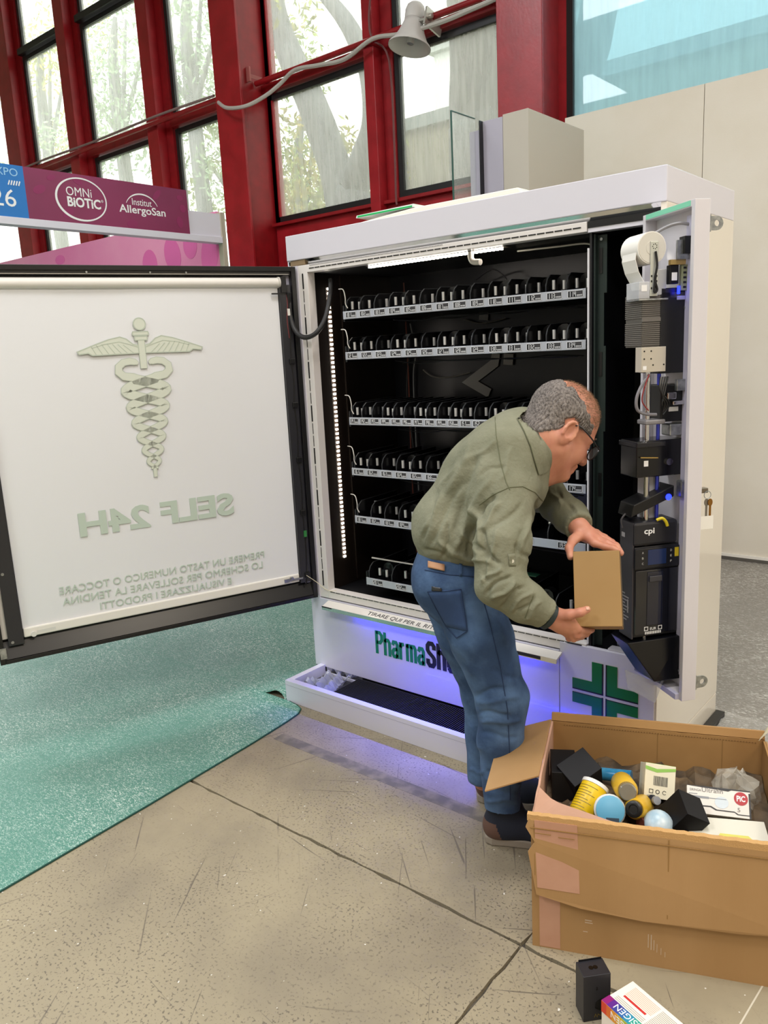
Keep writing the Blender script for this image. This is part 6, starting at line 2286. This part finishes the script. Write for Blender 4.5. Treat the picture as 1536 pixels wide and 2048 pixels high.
# collar: a folded band lying round the neckline
def strip(tree, A, B, off, thick, n=24, m_=5):
    def poly(P_, t):
        k = t * (len(P_) - 1)
        i = min(int(k), len(P_) - 2)
        f = k - i
        return (P_[i][0] * (1 - f) + P_[i + 1][0] * f, P_[i][1] * (1 - f) + P_[i + 1][1] * f)
    vs, fs = [], []
    for i in range(n + 1):
        a, b = poly(A, i / n), poly(B, i / n)
        for j in range(m_ + 1):
            u = j / m_
            p = cast(tree, a[0] * (1 - u) + b[0] * u, a[1] * (1 - u) + b[1] * u, off + .004 * math.sin(math.pi * u))
            vs.append(p if p is not None else (vs[-1] if vs else Vector(to_world(pq(*a, 2.4)))))
    for i in range(n):
        for j in range(m_):
            q = i * (m_ + 1) + j
            fs.append((q, q + 1, q + m_ + 2, q + m_ + 1))
    k = len(vs)
    d_ = Vector(CF) * thick
    return MB().add(vs + [Vector(p) + d_ for p in vs], fs + [tuple(q + k for q in f)[::-1] for f in fs])


strip(st_, [(1057, 826), (1072, 850), (1087, 880), (1096, 910), (1099, 938)], [(1034, 838), (1047, 862), (1060, 892), (1068, 922), (1076, 950)], .003, .008).build('collar', SHIRT, shirt, smooth='all', fix=False)
m = seam(st_, [(1034, 838), (1047, 862), (1060, 892), (1068, 922), (1076, 950)], .0016, .003)
if m:
    m.build('seam', SEAMM, shirt, smooth=True)

# ---- jeans
jf = Field(pq(815, 1640, 2.4) - [.02, .04, .08], pq(1085, 1085, 2.7) + [.02, .02, .32], .0046)
jf.cone(pq(908, 1112, 2.57), pq(905, 1145, 2.57), .118, .128, .05, 1.22)
jf.ell(pq(893, 1165, 2.53), (.105, .11, .12), .05)
jf.cone(hipR + [.012, -.02, .01], pq(960, 1270, 2.50), .105, .096, .05)
jf.cone(pq(960, 1270, 2.50), kneeR, .096, .081, .04)
jf.cone(kneeR, pq(1002, 1480, 2.55), .080, .071, .03)
jf.cone(pq(1002, 1480, 2.55), pq(1004, 1608, 2.60), .070, .060, .03)
jf.cone(hipL, pq(935, 1270, 2.70), .105, .094, .05)
jf.cone(pq(935, 1270, 2.70), kneeL, .094, .074, .04)
jf.cone(kneeL, pq(970, 1470, 2.77), .074, .066, .03)
jf.cone(pq(970, 1470, 2.77), pq(967, 1552, 2.80), .064, .058, .03)
# waist and hems cut
for pc_, nrm, bx0, bx1 in ((pq(905, 1106, 2.57), np.array([.10, 1, 0]), (780, 1200, 2.3), (1060, 1020, 2.9)), (pq(1004, 1618, 2.60), np.array([0.05, -1, .1]), (900, 1700, 2.3), (1120, 1560, 2.70)),
                           (pq(967, 1562, 2.80), np.array([0, -1, .1]), (880, 1640, 2.705), (1060, 1520, 3.0))):
    g_ = jf._grid(pq(*bx0), pq(*bx1))
    if g_:
        sl_, (X_, Y_, Z_) = g_
        nrm = nrm / np.linalg.norm(nrm)
        dd = (X_ - pc_[0]) * nrm[0] + (Y_ - pc_[1]) * nrm[1] + (Z_ - pc_[2]) * nrm[2]
        jf.F[sl_] = np.maximum(jf.F[sl_], dd)
V, Fq = jf.mesh()
V = relax(V, Fq, 2)
N = np_normals(V, Fq)
if np.mean(np.sum(N * (V - V.mean(0)), 1)) < 0:
    N = -N
PXv = 768 + FPX * V[:, 0] / V[:, 2]
PYv = 1024 - FPX * V[:, 1] / V[:, 2]
disp = np.zeros(len(V))
for x0, y0, x1, y1, w, amp in [(950, 1390, 1010, 1375, 6, -.006), (955, 1405, 1035, 1395, 6, .005), (958, 1425, 1020, 1430, 5, -.006), (965, 1445, 1040, 1440, 5, .005), (965, 1465, 1030, 1475, 5, -.004),
                               (975, 1540, 1035, 1550, 5, -.005), (972, 1560, 1040, 1570, 5, .005), (972, 1580, 1040, 1585, 5, -.005), (975, 1600, 1035, 1602, 4, .004), (940, 1540, 968, 1545, 4, .004),
                               (880, 1270, 930, 1330, 6, -.005), (900, 1290, 950, 1350, 6, .004), (960, 1180, 1000, 1250, 7, -.004), (985, 1210, 1010, 1290, 6, .003), (1035, 1300, 1020, 1370, 6, .003),
                               (930, 1150, 975, 1160, 5, -.003), (985, 1340, 1040, 1360, 6, -.004), (940, 1450, 960, 1500, 5, .004)]:
    dx, dy = x1 - x0, y1 - y0
    L_ = math.hypot(dx, dy)
    t = ((PXv - x0) * dx + (PYv - y0) * dy) / L_ / L_
    s = ((PXv - x0) * dy - (PYv - y0) * dx) / L_ + 2.5 * np.sin(t * 6 + x0)
    disp += amp * np.exp(-(s / w) ** 2) * np.exp(-np.clip(np.abs(t - .5) - .38, 0, None) ** 2 / .02)
for k in range(10):
    kv = rs_.normal(size=3) * rs_.uniform(12, 35)
    disp += .0007 * np.sin(V @ kv + rs_.uniform(0, 6))
V = V + N * disp[:, None]
DENIM = M('blue_denim', '#2b4468', .85, var=(9, '#557298', .40, .72), bump=(90, .4, .004))
jeans = abc_obj('jeans', V, Fq, DENIM, man)
jt = bvh(V, Fq)
STITCH = M('denim_seam', '#1d2f50', .9)
POCK = M('denim_pocket', '#2a4168', .85, var=(9, '#3f5c86', .4, .75), bump=(500, .3, .0012))
m = patch(jt, [(856, 1183), (922, 1178), (935, 1262), (893, 1252)], .0022, .0012, 8)
if m:
    m.build('back_pocket', POCK, jeans, smooth='all')
for pts in ([(856, 1183), (890, 1182), (922, 1178)], [(922, 1178), (930, 1225), (935, 1262)], [(935, 1262), (914, 1276), (893, 1252)], [(893, 1252), (872, 1215), (856, 1183)], [(850, 1140), (900, 1150), (950, 1153)],
            [(951, 1150), (975, 1230), (1000, 1330), (1015, 1420), (1020, 1520), (1020, 1600)]):
    m = seam(jt, pts, .0014, .0030 if pts[0][0] < 940 and pts[0][1] > 1170 else .0010)
    if m:
        m.build('seam', STITCH, jeans, smooth=True)
m = patch(jt, [(858, 1123), (890, 1130), (890, 1143), (858, 1136)], .0065, .0015, 4)
if m:
    m.build('leather_patch', M('tan_leather_patch', '#b98a66', .6), jeans, smooth='all')
for x_ in (918, 954):
    m = patch(jt, [(x_, 1124), (x_ + 6, 1124), (x_ + 6, 1152), (x_, 1152)], .004, .002, 3)
    if m:
        m.build('belt_loop', DENIM, jeans, smooth='all')
# phone edge in the pocket, white undershirt edge at the waist
m = patch(jt, [(864, 1172), (884, 1176), (884, 1182), (864, 1181)], .003, .003, 3)
if m:
    m.build('pocketed_phone', M('phone_dark', '#2e3033', .3), jeans, smooth='all')

# ---- shoes (built on the floor)
NAVY = M('navy_suede', '#141b2b', .85, bump=(200, .25, .002))
BROWNH = M('brown_heel_leather', '#5c4238', .6)
SOLEM = M('grey_rubber_sole', '#8d8478', .7)


def shoe(heel, direction, L=.30):
    d = Vector(direction).normalized()
    s = Vector((-d.y, d.x, 0))
    T = frame(heel, d, s, (0, 0, 1))
    out = [(0, .0), (.008, .028), (.03, .040), (.08, .040), (.14, .044), (.20, .052), (.25, .048), (.285, .030), (L, .005)]
    out = out + [(x, -y) for x, y in out[::-1][1:-1]]
    root = MB(T).prism([(a * L / .3, c) for a, c in out], 0.0, .030).build('sole', SOLEM, man, bevel=.006, seg=3)
    f = Field((-.02, -.075, .0), (L + .02, .075, .20), .004)
    f.cone((.045, 0, .055), (.19, 0, .052), .044, .046, .03)
    f.cone((.19, 0, .050), (.262, 0, .044), .046, .032, .03)
    f.cone((.055, 0, .055), (.062, 0, .125), .046, .048, .03)
    f.cone((.10, 0, .07), (.09, 0, .12), .045, .042, .03)
    f.cut((0, 0, .026), (0, 0, -1))
    f.cut((.06, 0, .132), (-.25, 0, 1))
    V, Fq = f.mesh()
    V = relax(V, Fq, 2)
    cen = V[Fq].mean(1)
    mi = ((cen[:, 0] < .048 + (.075 - cen[:, 2]) * .35) & (cen[:, 2] < .085)).astype(np.int32)
    me = bpy.data.meshes.new('shoe')
    me.from_pydata([tuple(T @ Vector(v)) for v in V], [], [tuple(int(i) for i in q) for q in Fq])
    me.materials.append(NAVY)
    me.materials.append(BROWNH)
    me.polygons.foreach_set('material_index', mi)
    me.update()
    bm = bmesh.new()
    bm.from_mesh(me)
    bmesh.ops.recalc_face_normals(bm, faces=bm.faces)
    bm.to_mesh(me)
    bm.free()
    sh_ = link('shoe', me, man, 'all')
    for q in range(4):
        x = .105 + q * .026
        z = .125 - q * .013
        MB(T).tube([(x, -.030, z - .014), (x + .004, 0, z), (x, .030, z - .014)], .003, n=6, smooth=4).build('lace', M('black_lace', '#0b0d12', .7), sh_, smooth=True)
    return sh_


def floor_of(p, dx=0, dy=0):
    w = to_world(p)
    return Vector((w[0] + dx, w[1] + dy, 0))


fd = Vector((.88, .47, 0)).normalized()
shoe(Vector(at(958, 1692, 2, 0)) + Vector((-.01, .045, 0)), fd)
shoe(Vector(at(938, 1607, 2, 0)) + Vector((0.0, .05, 0)), Vector((.92, .38, 0)))

# ---- glasses, watch, hair, eyes
GL = M('black_spectacle_frame', '#0b0b0d', .3)
gl = []
m = MB()
for sg in (-1, 1):
    m.tube([to_world(hp(-.018, sg * .088, .004)), to_world(hp(.0, sg * .086, .010)), to_world(hp(.05, sg * .080, .004)), to_world(hp(.104, sg * .066, -.006))], .0024, n=7, smooth=4)
    ring_ = [to_world(hp(.113 - .010 * abs(math.cos(t)) * 0 - .012 * (sg * (.038 * sg + .027 * math.cos(t)) / .066) ** 2, sg * .037 + .027 * math.cos(t), -.014 + .022 * math.sin(t))) for t in np.linspace(0, 2 * math.pi, 21)]
    m.tube(ring_, .0022, n=7)
m.tube([to_world(hp(.113, -.012, -.008)), to_world(hp(.117, 0, -.004)), to_world(hp(.113, .012, -.008))], .0022, n=7, smooth=3)
gls = m.build('glasses', GL, man, smooth=True)
for sg in (-1, 1):
    MB().add([to_world(hp(.1125 - .012 * ((sg * .037 + .025 * math.cos(t)) / .066) ** 2, sg * .037 + .025 * math.cos(t), -.014 + .020 * math.sin(t))) for t in np.linspace(0, 2 * math.pi, 17)[:-1]], [tuple(range(16))]) \
        .build('lens', M('spectacle_lens', '#e8eef0', .03, alpha=.12), gls, fix=False)
for sg in (-1, 1):
    c_ = Vector(to_world(hp(.0795, sg * .032, -.009)))
    me_ = MB()
    me_.lathe([(.0001, -.0125), (.006, -.011), (.0105, -.0065), (.0125, 0), (.0105, .0065), (.006, .011), (.0001, .0125)], n=14, T=Matrix.Translation(c_), caps=False)
    me_.build('eyelid', SKIN, body, smooth='all')
# eyebrows
for sg in (-1, 1):
    MB().tube([to_world(hp(.100, sg * .014, .018)), to_world(hp(.096, sg * .032, .023)), to_world(hp(.082, sg * .052, .016))], [.003, .004, .002], n=6, smooth=3).build('eyebrow', M('brow_grey', '#4c4038', .8), body, smooth=True)
# watch on the near wrist
wdir = Vector(wd @ AX)
wc = Vector(to_world(pq(1092, 1230, 2.257)))
ua_ = wdir.orthogonal().normalized()
ub_ = wdir.cross(ua_)
vs, fs = [], []
for i in range(28):
    t = 2 * math.pi * i / 28
    for rr_, hh_ in ((.0375, -.002), (.040, .0), (.040, .014), (.0375, .016)):
        vs.append(wc + (ua_ * math.cos(t) + ub_ * math.sin(t)) * rr_ + wdir * hh_)
for i in range(28):
    for j in range(4):
        fs.append((i * 4 + j, i * 4 + (j + 1) % 4, ((i + 1) % 28) * 4 + (j + 1) % 4, ((i + 1) % 28) * 4 + j))
MB().add(vs, fs).build('watch_strap', M('dark_teal_strap', '#16282a', .5), man, smooth=True)

# hair: close-cropped shell on sides and back, thin strands on top
hv = (bodyV - hc) @ HR.T / HSC
faces_c = hv[bodyF].mean(1)
f_, l_, u_ = faces_c[:, 0], faces_c[:, 1], faces_c[:, 2]
inhead = (np.linalg.norm(faces_c / np.array([.13, .095, .135]), axis=1) < 1.15) & (u_ > -.10)
ear_ = (np.abs(l_) > .070) & (((f_ + .022) / .030) ** 2 + ((u_ + .020) / .042) ** 2 < 1)
line_ = np.where(f_ > -.01, .005 + (f_ + .01) * .15, .005 - (-.01 - f_) * .85)        # lower edge of the hair
cap_ = (u_ > .090 - .62 * np.clip(f_ + .055, 0, .085) + .004 * np.sin(f_ * 220 + l_ * 90)) & (f_ > -.075)
side = inhead & ~ear_ & (u_ > line_) & (f_ < .050 + .10 * np.clip(u_ - .02, 0, .05) + .006 * np.sin(u_ * 160 + l_ * 90)) & ~cap_
top = inhead & cap_ & (f_ < .06)
HAIR = M('grey_brown_hair', '#57504c', .7, var=(160, '#8a827c', .35, .65), bump=(380, .8, .003), stretch=(1, 1, .5))
sel = np.where(side)[0]
used = np.unique(bodyF[sel])
remap = -np.ones(len(bodyV), int)
remap[used] = np.arange(len(used))
hrn = np.random.RandomState(3)
edgec = np.zeros(len(bodyV))
np.add.at(edgec, bodyF[sel].ravel(), 1)
lift = np.where(edgec[used] >= 4, .0035 + .0022 * hrn.rand(len(used)), .0002)
hair = abc_obj('hair', bodyV[used] + bodyN[used] * lift[:, None], remap[bodyF[sel]], HAIR, man)


def strands(sel, n, length, w, mat, name, seed, lay):
    r = np.random.RandomState(seed)
    pick = sel[r.randint(0, len(sel), n)]
    c = bodyV[bodyF[pick]]
    wts = r.dirichlet((1, 1, 1, 1), n)
    p = (c * wts[:, :, None]).sum(1)
    nn = bodyN[bodyF[pick][:, 0]]
    g = -hu * .8 - hf * .55
    g = np.tile(g, (n, 1)) + r.normal(size=(n, 3)) * .35
    if lay == 'top':
        g = np.tile(hf * .8 + hu * .1, (n, 1)) + r.normal(size=(n, 3)) * .4
    g -= nn * np.sum(g * nn, 1, keepdims=True)
    g /= np.linalg.norm(g, axis=1, keepdims=True)
    tip = p + (g * .9 + nn * .38) * length * r.uniform(.6, 1.2, (n, 1))
    sd = np.cross(g, nn) * w
    vs = np.concatenate([p - sd, p + sd, tip])
    fs = [(i, n + i, 2 * n + i) for i in range(n)]
    me = bpy.data.meshes.new(name)
    me.from_pydata([tuple(v) for v in to_world(vs)], [], fs)
    me.materials.append(mat)
    me.update()
    o = link(name, me, hair)
    o['kind'] = 'stuff'
    return o


strands(sel, 9000, .010, .0004, M('hair_strand_grey', '#8d8680', .6), 'cropped_strands', 4, 'side')
strands(sel, 7000, .010, .0005, M('hair_strand_dark', '#3f3a38', .6), 'cropped_strands', 5, 'side')
strands(np.where(top)[0], 2600, .016, .0004, M('hair_strand_brown', '#7c5a3e', .6), 'thin_top_strands', 6, 'top')

# ---- the small brown box in his hands
hbx = empty('small_carton', to_world(pq(1192, 1180, 2.30)), 'small plain brown cardboard box held in both hands by the man', 'box')
q0, q1, q2, q3 = [np.array(to_world(pq(*q))) for q in ((1150, 1253, 2.250), (1240, 1253, 2.212), (1232, 1102, 2.257), (1145, 1108, 2.295))]
ux = Vector(q1 - q0).normalized()
uz = Vector(q3 - q0)
uz = (uz - ux * uz.dot(ux)).normalized()
uy = uz.cross(ux)
wbx, hbx_ = .130, .217
TB_ = frame(Vector(q0), ux, uy, uz)
KRAFT = M('kraft_box', '#96733f', .6, var=(4, '#9c7a48'))
MB(TB_).box(0, wbx, 0, .118, 0, hbx_).build('box_body', KRAFT, hbx, bevel=.0015)
MB(TB_).box(wbx, wbx + .0008, .004, .114, .003, hbx_ - .003).build('end_flap', M('kraft_end', '#5d4a2c', .7), hbx)
MB(TB_).box(-.0008, 0, .01, .11, .004, hbx_ - .004).build('end_flap', M('kraft_end', '#5d4a2c', .7), hbx)
